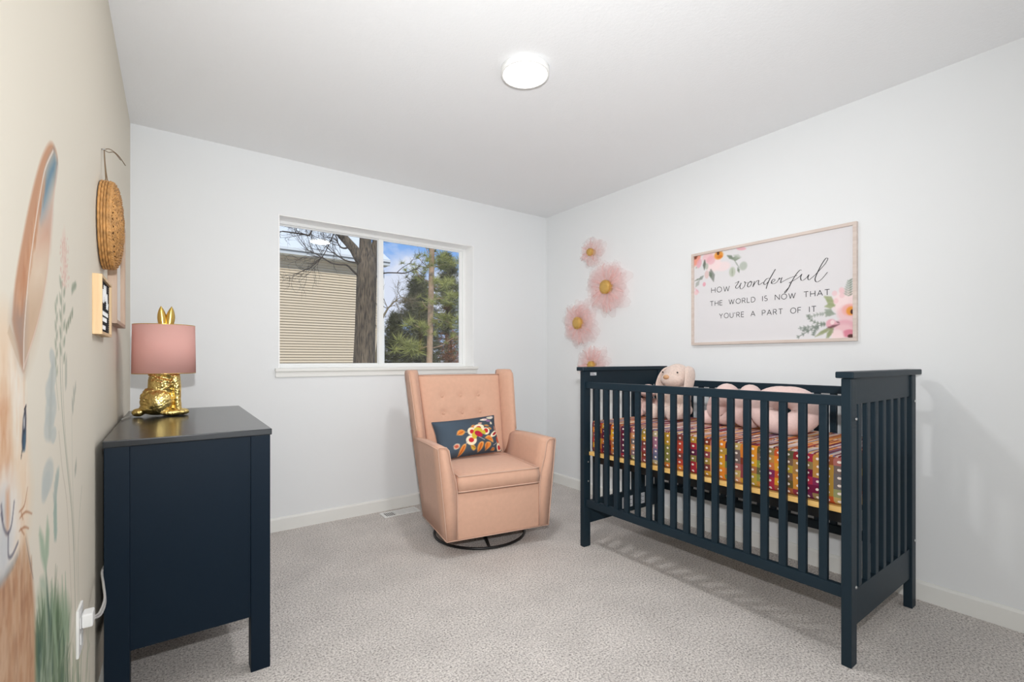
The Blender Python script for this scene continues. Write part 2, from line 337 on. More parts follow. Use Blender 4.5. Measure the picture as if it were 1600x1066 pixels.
# ------------------------------------------------------------------ painter (colours printed on real surfaces)
class Canvas:
    def __init__(s, u0, u1, v0, v1, nu, nv, base):
        s.u = np.linspace(u0, u1, nu); s.v = np.linspace(v0, v1, nv)
        s.U, s.V = np.meshgrid(s.u, s.v); s.c = np.ones(s.U.shape + (3,)) * np.array(base) / 255.
    def _win(s, pts, pad):
        p = np.array(pts); a = np.searchsorted(s.u, p[:, 0].min() - pad), np.searchsorted(s.u, p[:, 0].max() + pad)
        b = np.searchsorted(s.v, p[:, 1].min() - pad), np.searchsorted(s.v, p[:, 1].max() + pad)
        return slice(b[0], b[1] + 1), slice(a[0], a[1] + 1), p
    def _mix(s, sl, a, col):
        col = np.array(col) / 255. if not isinstance(col, np.ndarray) else col
        s.c[sl] = s.c[sl] * (1 - a[..., None]) + col * a[..., None]
    def _segd(s, X, Y, p, closed):
        n = len(p); best = np.full(X.shape, 9.); par = np.zeros(X.shape)
        for i in range(n if closed else n - 1):
            a, b = p[i], p[(i + 1) % n]; d = b - a; L = max(d @ d, 1e-12)
            t = np.clip(((X - a[0]) * d[0] + (Y - a[1]) * d[1]) / L, 0, 1)
            q = np.hypot(X - a[0] - t * d[0], Y - a[1] - t * d[1]); m = q < best
            best = np.where(m, q, best); par = np.where(m, (i + t) / max(n - 1, 1), par)
        return best, par
    def poly(s, pts, col, soft=.003, alpha=1.0):
        wy, wx, p = s._win(pts, soft * 2); X, Y = s.U[wy, wx], s.V[wy, wx]
        if X.size == 0: return
        ins = np.zeros(X.shape, bool); n = len(p)
        for i in range(n):
            a, b = p[i], p[(i + 1) % n]
            if a[1] == b[1]: continue
            c = (a[1] > Y) != (b[1] > Y); xi = (b[0] - a[0]) * (Y - a[1]) / (b[1] - a[1]) + a[0]
            ins ^= c & (X < xi)
        d, _ = s._segd(X, Y, p, True); sd = np.where(ins, d, -d)
        s._mix((wy, wx), np.clip(sd / soft * .5 + .5, 0, 1) * alpha, col)
    def stroke(s, pts, w, col, soft=.001, alpha=1.0):
        wm = max(w) if isinstance(w, (list, tuple)) else w
        wy, wx, p = s._win(pts, wm + soft * 2); X, Y = s.U[wy, wx], s.V[wy, wx]
        if X.size == 0: return
        d, t = s._segd(X, Y, p, False)
        ww = np.interp(t, np.linspace(0, 1, len(w)), w) if isinstance(w, (list, tuple)) else w
        s._mix((wy, wx), np.clip((ww - d) / soft * .5 + .5, 0, 1) * alpha, col)
    def blob(s, c, r, col, rot=0, soft=.3, alpha=1.0):
        r = r if isinstance(r, (tuple, list)) else (r, r); R = max(r) * 1.4
        wy, wx, _ = s._win([(c[0], c[1])], R); X, Y = s.U[wy, wx] - c[0], s.V[wy, wx] - c[1]
        if X.size == 0: return
        q = math.cos(rot) * X + math.sin(rot) * Y, -math.sin(rot) * X + math.cos(rot) * Y
        d = np.hypot(q[0] / r[0], q[1] / r[1]); s._mix((wy, wx), np.clip((1 - d) / soft + .5, 0, 1) * alpha, col)
def spline(pts, k=6):
    pts = [np.array(p, float) for p in pts]; out = []
    for i in range(len(pts) - 1):
        p0, p1, p2, p3 = pts[max(i - 1, 0)], pts[i], pts[i + 1], pts[min(i + 2, len(pts) - 1)]
        for j in range(k):
            t = j / k; out.append(.5 * (2 * p1 + (p2 - p0) * t + (2 * p0 - 5 * p1 + 4 * p2 - p3) * t * t + (3 * p1 - p0 - 3 * p2 + p3) * t ** 3))
    out.append(pts[-1]); return out

# ------------------------------------------------------------------ room shell
XL, XR, YB, YF, ZC = -.193, 2.83, 3.38, -1.9, 2.44
struct(boxo('floor', CARPET, None, XL - .1, XR + .1, YF - .1, YB + .1, -.1, 0))
struct(boxo('ceiling', CEIL, None, XL - .1, XR + .1, YF - .1, YB + .2, ZC, ZC + .1))
struct(boxo('wall_left', CREAM, None, XL - .1, XL, YF - .1, YB, 0, ZC))
struct(boxo('wall_right', WHITE, None, XR, XR + .1, YF - .1, YB, 0, ZC))
struct(boxo('wall_front', WHITE, None, XL, XR, YF - .1, YF, 0, ZC))
WX0, WX1, WZ0, WZ1 = .559, 2.041, 1.055, 2.068
wb = nb()
box(wb, XL - .1, WX0, YB, YB + .2, 0, ZC); box(wb, WX1, XR + .1, YB, YB + .2, 0, ZC)
box(wb, WX0, WX1, YB, YB + .2, 0, WZ0); box(wb, WX0, WX1, YB, YB + .2, WZ1, ZC)
struct(mesh_obj('wall_back', wb, WHITE))
def base_prof(name, a, b, axis, at, sgn):
    bm = nb(); t, h = .014, .088
    prof = [(0, 0), (t, 0), (t, h - .012), (t - .004, h - .003), (t - .008, h), (0, h)]
    g = []
    for q in (a, b):
        g.append([((q, at + sgn * d, z) if axis == 'x' else (at + sgn * d, q, z)) for d, z in prof])
    sheet(bm, g); return struct(mesh_obj(name, bm, TRIM))
base_prof('baseboard_back', XL, XR, 'x', YB, -1)
base_prof('baseboard_right', YF, YB, 'y', XR, -1)
base_prof('baseboard_left', YF, YB, 'y', XL, 1)

# window
win = thing('window_1', None, None, (0, 0, 0)); struct(win)
FY = YB + .14
def frame_rect(name, mat, parent, x0, x1, z0, z1, y0, y1, wl, wr, wt, wbm, bev=.002):
    bm = nb(); box(bm, x0, x0 + wl, y0, y1, z0, z1, bev); box(bm, x1 - wr, x1, y0, y1, z0, z1, bev)
    box(bm, x0 + wl, x1 - wr, y0, y1, z1 - wt, z1, bev); box(bm, x0 + wl, x1 - wr, y0, y1, z0, z0 + wbm, bev)
    return mesh_obj(name, bm, mat, parent)
frame_rect('window_frame', VINYL, win, WX0, WX1, WZ0, WZ1, FY - .01, FY + .05, .03, .03, .026, .026)
MX = 1.292
frame_rect('left_sash', VINYL, win, WX0 + .028, MX + .02, WZ0 + .022, WZ1 - .022, FY + .012, FY + .03, .004, .035, .010, .014)
frame_rect('right_sash', VINYL, win, MX - .012, WX1 - .028, WZ0 + .022, WZ1 - .022, FY - .002, FY + .012, .036, .030, .014, .014)
boxo('left_pane', GLASS, win, WX0 + .03, MX - .014, FY + .019, FY + .022, WZ0 + .03, WZ1 - .03)
boxo('right_pane', GLASS, win, MX + .022, WX1 - .056, FY + .004, FY + .007, WZ0 + .034, WZ1 - .034)
jl = nb(); box(jl, WX0 + .0005, WX1 - .0005, YB + .001, FY - .01, WZ1 - .006, WZ1 - .0005); box(jl, WX1 - .006, WX1 - .0005, YB + .001, FY - .01, WZ0 + .007, WZ1 - .006); box(jl, WX0 + .0005, WX0 + .006, YB + .001, FY - .01, WZ0 + .007, WZ1 - .006)
mesh_obj('jamb_liner', jl, M_plain('jamb_white', (253, 253, 252), .35), win)
sb = nb(); box(sb, WX0 - .022, WX1 + .03, YB - .03, YB, WZ0 - .016, WZ0 + .006, .004); box(sb, WX0, WX1, YB, FY, WZ0 - .016, WZ0 + .006)
box(sb, WX0 - .018, WX1 + .026, YB - .014, YB, WZ0 - .052, WZ0 - .016, .002)
struct(mesh_obj('trim_1', sb, TRIM))

# ------------------------------------------------------------------ ceiling lamp
t = thing('ceiling_lamp', 'slim round white flush ceiling lamp, lit', 'ceiling lamp', (LAMP[0], LAMP[1], ZC))
mesh_obj('housing', lathe(nb(), [(0, 0), (.106, 0), (.110, -.004), (.110, -.026), (.107, -.030), (.101, -.030), (.100, -.0275), (0, -.0275)], n=72), PLAST, t, True)
mesh_obj('diffuser', lathe(nb(), [(.099, -.0276), (.099, -.029), (.09, -.032), (0, -.034), ], n=72), M_emit('lamp_diffuser', (255, 252, 245), 6), t, True)

# ------------------------------------------------------------------ floor vent
t = thing('floor_register', 'white slotted metal floor register in the carpet below the window', 'floor vent', (1.345, 3.262, 0))
RA = (-.135, .135, -.055, .055)
bm = nb(); box(bm, -.135, .135, -.055, -.045, .0005, .007, .001); box(bm, -.135, .135, .045, .055, .0005, .007, .001); box(bm, -.135, -.118, -.045, .045, .0005, .007); box(bm, .118, .135, -.045, .045, .0005, .007)
for x in (-.042, .032): box(bm, x, x + .012, -.045, .045, .0005, .007)
mesh_obj('frame', bm, PLAST, t)
boxo('duct_shade_plate', DGREY, t, -.118, .118, -.045, .045, .0005, .001)  # thin plate whose dark colour stands for the shade inside the duct
bm = nb()
for k in range(6): box(bm, -.116 + k * .0130, -.1105 + k * .0130, -.045, .045, .003, .0045)
for k in range(14): box(bm, -.03, .032, -.044 + k * .0066, -.0405 + k * .0066, .0025, .004)
for k in range(9): box(bm, .045 + k * .0080, .0512 + k * .0080, -.045, .045, .003, .0045)
mesh_obj('louvre', bm, PLAST, t)

# ------------------------------------------------------------------ dresser
t = thing('dresser', 'dark navy wooden dresser against the left wall, end panel towards the room', 'dresser', (.06, 2.42, 0))
DX0, DX1, DY0, DY1 = -.232, .228, -.515, .53
LEGW = .062
boxo('top', NAVYTOP, t, DX0 - .003, DX1 + .005, DY0 - .006, DY1 + .006, .845, .867, .003)
for (x0, y0) in ((DX0, DY0), (DX1 - LEGW, DY0), (DX0, DY1 - LEGW), (DX1 - LEGW, DY1 - LEGW)):
    boxo('leg', NAVY, t, x0, x0 + LEGW, y0, y0 + LEGW, 0, .8445, .002)
for y0 in (DY0 + .006, DY1 - .024): boxo('side_panel', NAVY, t, DX0 + LEGW + .0005, DX1 - LEGW - .0005, y0, y0 + .018, .197, .8445)
boxo('back_panel', NAVY, t, DX0 + .01, DX0 + .022, DY0 + LEGW, DY1 - LEGW, .2, .8445)
boxo('bottom_rail', NAVY, t, DX1 - .03, DX1 - .008, DY0 + LEGW, DY1 - LEGW, .197, .235)
for r_ in range(3):
    for c_ in range(2):
        w2 = (DY1 - DY0 - 2 * LEGW - .012) / 2; y0 = DY0 + LEGW + .004 + c_ * (w2 + .004); z0 = .24 + r_ * .201
        d = boxo('drawer', NAVY, t, DX1 - .035, DX1 - .006, y0, y0 + w2, z0, z0 + .197, .002)
        mesh_obj('knob', lathe(nb(), [(0, -.002), (.006, 0), (.006, .012), (.014, .018), (.014, .024), (0, .027)], n=20,
                 M=Matrix.Translation((DX1 - .007, y0 + w2 / 2, z0 + .1)) @ Matrix.Rotation(PI / 2, 4, 'Y')), SCREW, d, True)

# ------------------------------------------------------------------ rabbit lamp
t = thing('table_lamp', 'gold rabbit table lamp with a pink drum shade on the navy dresser', 'table lamp', (-.030, 2.62, .869))
# local: rabbit faces +x (right in view)
bm = nb()
ball(bm, (-.022, .0, .070), (.064, .050, .068)); ball(bm, (-.026, .0, .036), (.064, .052, .034))
ball(bm, (-.008, 0, .135), (.053, .043, .075)); ball(bm, (.002, 0, .19), (.050, .042, .05)); ball(bm, (.008, 0, .26), (.050, .042, .06))
ball(bm, (-.016, -.036, .062), (.046, .026, .052)); ball(bm, (-.016, .036, .062), (.046, .026, .052))
for s in (-1, 1):
    tube(bm, [(.036, s * .020, .18), (.044, s * .022, .13), (.046, s * .022, .07), (.050, s * .022, .014)], [.022, .018, .015, .015], 10)
    ball(bm, (.062, s * .022, .013), (.030, .016, .013)); ball(bm, (.030, s * .046, .014), (.048, .018, .014))
ball(bm, (-.092, 0, .018), (.024, .024, .018))
for k in range(420):  # hammered fur tufts over the haunch and back
    a = rng.uniform(0, 2 * PI); z = rng.uniform(.012, .19)
    if z < .12: q_ = math.sqrt(max(.05, 1 - ((z - .070) / .068) ** 2)); cx_, rx_, ry_ = -.022, .064 * q_, .050 * q_
    else: cx_, rx_, ry_ = -.004, .051, .042
    if math.cos(a) < .6: ball(bm, (cx_ + rx_ * math.cos(a), ry_ * math.sin(a), z), (.0055, .0055, .0036), u=6, v=4)
mesh_obj('rabbit_base', bm, GOLD, t, True, mods=[('REMESH', dict(mode='VOXEL', voxel_size=.0028, use_smooth_shade=True)), ('SMOOTH', dict(factor=.5, iterations=2))])
bm = nb()
def ear(bm, x, y, lean, h=.095, w_=.026, th=.009, z0=.3, cup=.012):
    g = []
    for i in range(9):
        f = i / 8; ww = w_ * (math.sin(PI * (f * .86 + .14)) ** .8) * .5 + .001; z = z0 + f * h; cx = x + lean * f * h
        g.append([(cx + ww * math.cos(q), y + th * .5 * math.sin(q) + (cup * abs(math.cos(q)) ** 2 * (ww / w_)), z) for q in [2 * PI * k / 14 for k in range(14)]])
    sheet(bm, g)
for x, ln in ((-.005, -.08), (.016, .10)):
    bm = nb(); ear(bm, x, 0, ln, h=.100, w_=.034, z0=.388, th=.016); mesh_obj('ear', bm, GOLDS, t, True)
SHADE = M_tulle('shade_fabric', (248, 206, 198), .999)
bm = nb(); n = 72; R0, R1, z0, z1 = .117, .114, .188, .402
rr = [(R0 - .0015, z0), (R0, z0), (R1, z1), (R1 - .0015, z1), (R0 - .0015, z0)]
lathe(bm, rr, n=n)
sh = mesh_obj('lamp_shade', bm, SHADE, t, True)
bm = nb()
r, z = R0 - .001, z0; tube(bm, [(r * math.cos(2 * PI * k / 48), r * math.sin(2 * PI * k / 48), z) for k in range(48)], .0018, 6, closed=True)
mesh_obj('shade_ring', bm, GOLDS, sh, True); bm = nb(); r, z = R1 - .001, z1
tube(bm, [(r * math.cos(2 * PI * k / 48), r * math.sin(2 * PI * k / 48), z) for k in range(48)], .0018, 6, closed=True)
for k in range(3): tube(bm, [(0.0, 0, z1 - .03), (R1 * math.cos(k * 2.1), R1 * math.sin(k * 2.1), z1 - .003)], .0012, 5)
mesh_obj('shade_ring', bm, GOLDS, sh, True)
bm = nb(); tube(bm, [tuple(v) for v in spline([(-.09, 0, .004), (-.115, .01, .003), (-.13, -.05, .003), (-.14, -.12, .0035)], 5)], .002, 6)
mesh_obj('cord', bm, CORDM, t, True)

# ------------------------------------------------------------------ outlet with plug and cord
t = thing('wall_outlet', 'white wall outlet plate low on the mural wall beside the dresser', 'outlet', (XL, 1.595, .440))
boxo('plate', PLAST, t, 0, .006, -.036, .036, -.058, .058, .002)
for z in (-.02, .02): boxo('socket', PLAST, t, .006, .008, -.016, .016, z - .014, z + .014, .001)
t = thing('power_plug', 'white power plug and grey cord plugged into the outlet beside the dresser', 'plug', (XL + .008, 1.595, .458))
boxo('plug_body', PLAST, t, 0.0005, .022, -.018, .022, -.012, .022, .004)
bm = nb(); tube(bm, [tuple(v) for v in spline([(.020, .018, -.002), (.028, .05, -.008), (.032, .12, -.002), (.022, .20, .012), (.010, .30, .014), (.009, .42, .0)], 8)], .003, 6)
tube(bm, [tuple(v) for v in spline([(.020, .015, -.006), (.030, .06, -.018), (.032, .13, -.014), (.020, .22, .004), (.010, .30, .006), (.009, .42, -.1)], 8)], .003, 6)
mesh_obj('cord', bm, CORDM, t, True)

# ------------------------------------------------------------------ mural on left wall
MXP = XL + .0006
cv = Canvas(.50, 1.80, .092, 1.56, 420, 980, CREAMC)
def W(px, py): return on_x(px, py, MXP)
def WP(pts): return [W(*p) for p in pts]
AX = .952
def mir(pts): return [(2 * AX - p[0], p[1]) for p in pts]
def bothpoly(pts, *a, **k): cv.poly(pts, *a, **k); cv.poly(mir(pts), *a, **k)
def bothstroke(pts, *a, **k): cv.stroke(pts, *a, **k); cv.stroke(mir(pts), *a, **k)
# faint wild flowers
G1, G2, G3 = (164, 172, 152), (134, 144, 122), (190, 196, 192)
cv.blob(W(101, 407), (.022, .06), (226, 200, 186), soft=.8, alpha=.8); cv.blob(W(99, 385), (.018, .03), (228, 204, 190), soft=.8, alpha=.6)
for k in range(70):
    p = W(101 + rng.uniform(-7, 7), rng.uniform(372, 450)); cv.blob(p, (.005, .003), (216, 172, 160), rot=rng.uniform(0, 3), soft=.8, alpha=.5)
for line, ww, c in (([(97, 440), (96, 500), (94, 560), (97, 640), (104, 720), (112, 800), (116, 880), (118, 980), (119, 1060)], .0022, G2),
                    ([(99, 470), (97, 560), (102, 680), (113, 790), (116, 860)], .0018, (172, 172, 156)),
                    ([(92, 675), (97, 730), (104, 780), (108, 850), (112, 950)], .0016, (186, 178, 160)),
                    ([(112, 650), (113, 720), (115, 800), (120, 900), (122, 980)], .0016, (190, 190, 174)),
                    ([(87, 470), (88, 520), (87, 580), (92, 640)], .0014, G1), ([(128, 760), (124, 810), (122, 870), (124, 960)], .0014, G1)):
    cv.stroke(WP(spline(line, 4)), ww, c, soft=.003, alpha=.85)
def leaf(px, py, L, wd, ang, c, al=.7):
    al = min(1, al + .2); wd *= 1.25; c = tuple(v - 10 for v in c)
    y, z = W(px, py); dy, dz = math.sin(ang) * L * .8, math.cos(ang) * L
    n_ = np.array((dz, -dy)); n_ = n_ / (np.hypot(*n_) + 1e-9) * wd
    pts = [(y, z), (y + dy * .3 + n_[0] * .8, z + dz * .3 + n_[1] * .8), (y + dy * .65 + n_[0] * .7, z + dz * .65 + n_[1] * .7), (y + dy, z + dz),
           (y + dy * .65 - n_[0] * .6, z + dz * .65 - n_[1] * .6), (y + dy * .3 - n_[0] * .8, z + dz * .3 - n_[1] * .8)]
    cv.poly(pts, c, soft=.006, alpha=al)
for k in range(10): leaf(96 + k % 2 * 3, 450 + k * 13, .035, .008, (1 if k % 2 else -1) * .9, G1, .7)
for k in range(9): leaf(88, 475 + k * 14, .026, .007, (-1) ** k * .8, G1, .6)
for k in range(6): leaf(112 + k, 460 - k * 3, .03, .008, .5 + .2 * k, G1, .65)
for k in range(4): leaf(103 + 3 * k, 520 - 8 * k, .03, .009, .7, G2, .6)
for k in range(5): leaf(102, 610 - 8 * k, .04, .010, .6, (196, 196, 182), .7)
for k in range(5): leaf(113 + k, 648 - 8 * k, .035, .009, .5 * (-1) ** k, (190, 190, 176), .7)
for (x, y, r) in ((82, 590, .03), (79, 615, .035), (80, 640, .04), (77, 665, .035), (82, 560, .022), (84, 680, .02), (75, 745, .04), (72, 760, .03)):
    cv.blob(W(x, y), (r * 1.3, r * .8), G3, rot=rng.uniform(-.5, .5), soft=.35, alpha=.75)
for k in range(8): leaf(80, 690 - 14 * k, .05, .012, -.8 + .2 * k, (196, 200, 194), .5)
for k in range(6): leaf(88, 790 - 6 * k, .05, .012, -.9 + .35 * k, (188, 198, 190), .75)
for k in range(4): leaf(88 - k, 845 - 10 * k, .05, .016, -.5 + .3 * k, (176, 194, 182), .75)
leaf(117, 745, .05, .010, .6, (184, 186, 170), .8)
# tall grass
gr = [(156, 170, 148), (126, 146, 118), (100, 122, 94), (78, 100, 76), (72, 98, 86), (168, 182, 160), (178, 186, 160)]
cv.poly(WP([(62, 960), (60, 935), (72, 925), (78, 935), (92, 934), (104, 940), (110, 955), (108, 1000), (100, 1030), (96, 1110), (48, 1110), (52, 1000)]), (140, 164, 134), soft=.03, alpha=.85)
cv.poly(WP([(78, 980), (84, 955), (90, 950), (94, 985), (90, 1020), (84, 1060), (78, 1110), (66, 1110), (72, 1040)]), (78, 108, 72), soft=.03, alpha=.85)
for k in range(240):
    x = rng.uniform(50, 104); b = rng.uniform(1010, 1120); h = rng.uniform(40, 140) * (1 - abs(x - 80) / 60)
    c = gr[rng.integers(0, 6)]; ln = rng.uniform(-8, 8)
    cv.stroke(WP([(x, b), (x + ln * .4, b - h * .5), (x + ln, b - h)]), [.010, .008, .001], c, soft=.004, alpha=.55)
for k in range(60):
    x = rng.uniform(100, 160); b = rng.uniform(1040, 1120); h = rng.uniform(30, 110); cv.stroke(WP([(x, b), (x + 2, b - h * .5), (x + rng.uniform(-6, 12), b - h)]), [.008, .005, .001], (186, 190, 166), soft=.006, alpha=.5)
for pts in ([(72, 900), (64, 870), (61, 835), (62, 826), (68, 840), (72, 870)], [(72, 890), (70, 860), (72, 830), (74, 808), (77, 830), (76, 865)]):
    cv.poly(WP(pts), (164, 184, 160), soft=.008, alpha=.9)
cv.poly(WP([(62, 905), (68, 900), (73, 912), (70, 925), (64, 922)]), (176, 190, 170), soft=.008, alpha=.8)
for x, y0_, y1_ in ((98, 900, 1000), (103, 895, 1000), (82, 905, 1000), (86, 920, 1040)): cv.stroke(WP([(x + 4, y1_), (x, (y0_ + y1_) / 2), (x - 1, y0_)]), [.008, .009, .002], (150, 172, 144), soft=.004, alpha=.8)
for k in range(260):                                          # the meadow carries on down to the baseboard
    y = rng.uniform(.56, 1.62); b = rng.uniform(.08, .16); h = rng.uniform(.15, .50) * (1 - abs(y - 1.15) / 1.1)
    cv.stroke([(y, b), (y + .01, b + h * .5), (y + rng.uniform(-.04, .04), b + h)], [.014, .010, .001], gr[rng.integers(0, 7)], soft=.006, alpha=.5)
# rabbit: chest
bothpoly([(AX, .70), (1.10, .66), (1.135, .50), (1.13, .30), (1.10, .10), (AX, .10)], (196, 158, 126), soft=.02)
for k in range(260):
    y = rng.uniform(.955, 1.12); z = rng.uniform(.16, .66); bothstroke([(y, z), (y + .004, z - .05)], [.001, .007, .001], [(172, 120, 86), (204, 164, 130), (220, 192, 166)][rng.integers(0, 3)], soft=.006, alpha=.35)
chest = [(AX, W(0, 1120)[1])] + WP([(55, 1110), (55, 1000), (54, 940), (50, 900), (44, 860), (38, 830), (20, 840), (8, 880)]) + [(AX, W(0, 880)[1])]
bothpoly(chest, (196, 158, 126), soft=.012)
ORS = [(172, 120, 86), (204, 164, 130), (220, 192, 166), (156, 110, 82), (194, 146, 110), (212, 178, 148)]
for k in range(500):
    x = rng.uniform(2, 50); y = rng.uniform(870, 1105) 
    if y < 860 + (50 - x) * .2: continue
    c = ORS[rng.integers(0, 6)]; bothstroke(WP([(x, y), (x + rng.uniform(-1.5, 1.5), y + rng.uniform(25, 60))]), [.001, .006, .001], c, soft=.006, alpha=.35)
bothpoly([(AX, W(0, 905)[1])] + WP([(8, 903), (20, 885), (30, 862), (31, 848), (26, 862), (14, 880), (6, 892)]) + [(AX, W(0, 888)[1])], (92, 106, 116), soft=.008, alpha=.9)
bothstroke(WP([(52, 905), (47, 880), (40, 840)]), [.001, .002, .001], (110, 100, 100), alpha=.6)
# head
head = [(AX, W(0, 511)[1])] + WP(spline([(8, 511), (20, 522), (30, 550), (36, 590), (40, 640), (43, 690), (46, 740), (47, 785), (42, 820), (34, 850), (20, 878), (6, 893)], 4)) + [(AX, W(0, 895)[1])]
bothpoly(head, (234, 222, 206), soft=.010)
bothpoly([(AX, W(0, 520)[1])] + WP([(8, 518), (16, 545), (20, 600), (20, 660), (14, 720), (8, 740)]) + [(AX, W(0, 740)[1])], (230, 202, 172), soft=.06, alpha=.9)
bothpoly([(AX, W(0, 640)[1])] + WP([(4, 650), (8, 690), (8, 730), (2, 770)]) + [(AX, W(0, 775)[1])], (196, 130, 88), soft=.05, alpha=.9)
bothpoly(WP([(26, 690), (40, 720), (45, 770), (42, 815), (36, 830), (30, 800), (28, 750)]), (234, 200, 162), soft=.05, alpha=.6)
bothpoly(WP([(18, 560), (30, 580), (32, 660), (26, 690), (20, 650)]), (240, 236, 226), soft=.03, alpha=.8)
for k in range(260):
    x = rng.uniform(2, 42); y = rng.uniform(530, 850)
    c = [(238, 214, 188), (244, 236, 224), (224, 190, 156), (232, 206, 178)][rng.integers(0, 4)]
    bothstroke(WP([(x, y), (x + .5, y + rng.uniform(15, 40))]), [.001, .005, .001], c, soft=.006, alpha=.3)
for k in range(40): 
    a = k / 40; x = 12 + 20 * a; bothstroke(WP([(x, 520 + a * 55), (x + 3, 508 + a * 55)]), .0012, (206, 178, 146), alpha=.5)
# eye
bothpoly(WP([(40.5, 634), (41, 655), (40.3, 690), (38.5, 704), (35, 704), (34, 690), (36, 655), (38.5, 640)]), (40, 44, 60), soft=.004)
bothpoly(WP([(37, 680), (40, 675), (39, 700), (36, 702)]), (72, 118, 146), soft=.008, alpha=.9)
bothpoly(WP([(37, 655), (39, 650), (38.6, 668), (37, 670)]), (236, 236, 236), soft=.004)
bothstroke(WP([(35, 700), (33, 716)]), .002, (90, 80, 74)); bothstroke(WP([(41, 634), (38, 640)]), .002, (60, 56, 60))
# muzzle, nose, mouth
bothpoly([(AX, W(0, 775)[1])] + WP([(2, 760), (10, 748), (20, 752), (28, 780), (28, 830), (20, 868), (6, 885)]) + [(AX, W(0, 890)[1])], (232, 228, 222), soft=.03, alpha=.9)
bothpoly([(AX, W(0, 800)[1])] + WP([(4, 805), (9, 835), (14, 850), (10, 872)]) + [(AX, W(0, 884)[1])], (190, 196, 202), soft=.04, alpha=.8)
cv.poly(WP([(10, 770), (14, 766), (15, 800), (13, 830), (10, 829), (9, 800)]), (214, 170, 138), soft=.01)
for s in ([(2, 803), (6, 825), (12, 834), (18, 820), (22, 785)], [(13, 834), (13, 868), (19, 868), (28, 848)], [(2, 790), (4, 812)]):
    cv.stroke(WP(spline(s, 4)), .0022, (92, 90, 104), soft=.003, alpha=.9)
for s in ([(30, 800), (38, 790), (43, 762)], [(31, 810), (40, 800), (50, 803)], [(30, 830), (38, 824), (45, 826)], [(33, 800), (36, 812)], [(32, 826), (38, 836)]):
    bothstroke(WP(spline(s, 3)), [.0008, .0016, .0008], (168, 112, 78), soft=.002, alpha=.9)
# ear
ear_o = WP(spline([(19, 500), (24, 440), (36, 370), (48, 310), (62, 256), (74, 228), (82, 224), (89, 240), (90, 262), (84, 310), (78, 380), (72, 440), (60, 500), (45, 550), (36, 580), (28, 545), (22, 520), (19, 500)], 4))
bothpoly(ear_o, (196, 148, 116), soft=.006)
inner = WP(spline([(37, 575), (38, 520), (45, 430), (54, 360), (60, 320), (70, 268), (84, 238), (89, 250), (84, 310), (78, 380), (71, 440), (58, 505), (37, 575)], 4))
bothpoly(inner, (218, 190, 164), soft=.006)
bothpoly(WP([(66, 310), (64, 340), (70, 330), (78, 300), (86, 275), (89, 255), (85, 240), (76, 258), (70, 280)]), (96, 134, 156), soft=.02, alpha=.95)
bothpoly(WP([(62, 350), (62, 330), (72, 322), (82, 290), (80, 330), (76, 350), (66, 345)]), (176, 186, 192), soft=.03, alpha=.7)
bothpoly(WP([(58, 370), (70, 350), (80, 330), (77, 380), (70, 390), (58, 400)]), (206, 156, 134), soft=.03, alpha=.8)
bothpoly(WP([(54, 410), (60, 395), (72, 400), (68, 440), (56, 460), (48, 450)]), (228, 210, 188), soft=.05, alpha=.9)
bothpoly(WP([(40, 510), (48, 470), (62, 470), (55, 510), (42, 550)]), (190, 160, 130), soft=.05, alpha=.6)
bothpoly(WP([(22, 505), (24, 490), (38, 480), (37, 560), (30, 545)]), (150, 136, 130), soft=.04, alpha=.8)
for k in range(160):
    f = rng.uniform(0, 1); x = 24 + f * 44; y = 470 - f * 200; off = rng.uniform(-2, 13) * (1 - f * .6)
    bothstroke(WP([(x + off, y), (x + off - 2, y + 30)]), [.001, .004, .001], [(182, 120, 84), (212, 170, 140), (200, 146, 108)][rng.integers(0, 3)], soft=.005, alpha=.35)
bothstroke(WP(spline([(37, 575), (38, 515), (45, 430), (54, 360), (61, 315), (70, 266), (83, 236)], 4)), .0022, (238, 232, 222), soft=.003)
bothstroke(WP(spline([(37, 575), (58, 507), (72, 440), (78, 380), (84, 310), (90, 260)], 4)), .0018, (232, 214, 206), soft=.003, alpha=.8)
P = np.stack([np.full(cv.U.shape, MXP), cv.U, cv.V], -1)
tag(grid_obj('painted_mural', P, cv.c, M_paint('mural_paint', .7)), 'watercolour rabbit and wildflower mural painted on the cream left wall', 'mural')

# ------------------------------------------------------------------ hanging basket on left wall
t = thing('hanging_basket', 'round flat woven wicker basket hanging by twine on the left wall', 'basket', (XL, 2.07, 1.566))
Rb = .142
def dome(r): return .030 + .024 * math.sqrt(max(0, 1 - (r / Rb) ** 2))
bm = nb(); prof = [(0, .052 - .004)] + [(r, dome(r) - .004) for r in (.04, .08, .11, .13)] + [(Rb - .003, .026), (Rb - .004, .006), (Rb - .012, .001), (0, .001)]
MB_ = Matrix.Rotation(PI / 2, 4, 'Y')
lathe(bm, prof, n=64, M=MB_); mesh_obj('core', bm, WICKD, t, True)
bm = nb(); nr = 18
for i in range(1, nr + 1):
    r = Rb * i / nr; pts = []; nn = max(24, int(r * 700)); sp_ = max(10, int(i * 3.2))
    for k in range(nn):
        a = 2 * PI * k / nn; wv = .0036 * math.sin(a * sp_ + (i % 2) * PI)
        pts.append((dome(r) + wv, r * math.cos(a), r * math.sin(a)))
    tube(bm, pts, .0027, 5, closed=True)
for j, x in enumerate((.006, .013, .020, .027)):
    nn = 200; tube(bm, [(x, (Rb + .0015 * math.sin(30 * 2 * PI * k / nn + j * PI)) * math.cos(2 * PI * k / nn), (Rb + .0015 * math.sin(30 * 2 * PI * k / nn + j * PI)) * math.sin(2 * PI * k / nn)) for k in range(nn)], .0036, 5, closed=True)
for k in range(40):
    a = 2 * PI * k / 40; tube(bm, [(dome(r) + .001, r * math.cos(a), r * math.sin(a)) for r in (.03, .06, .09, .12, .14)], .0018, 5)
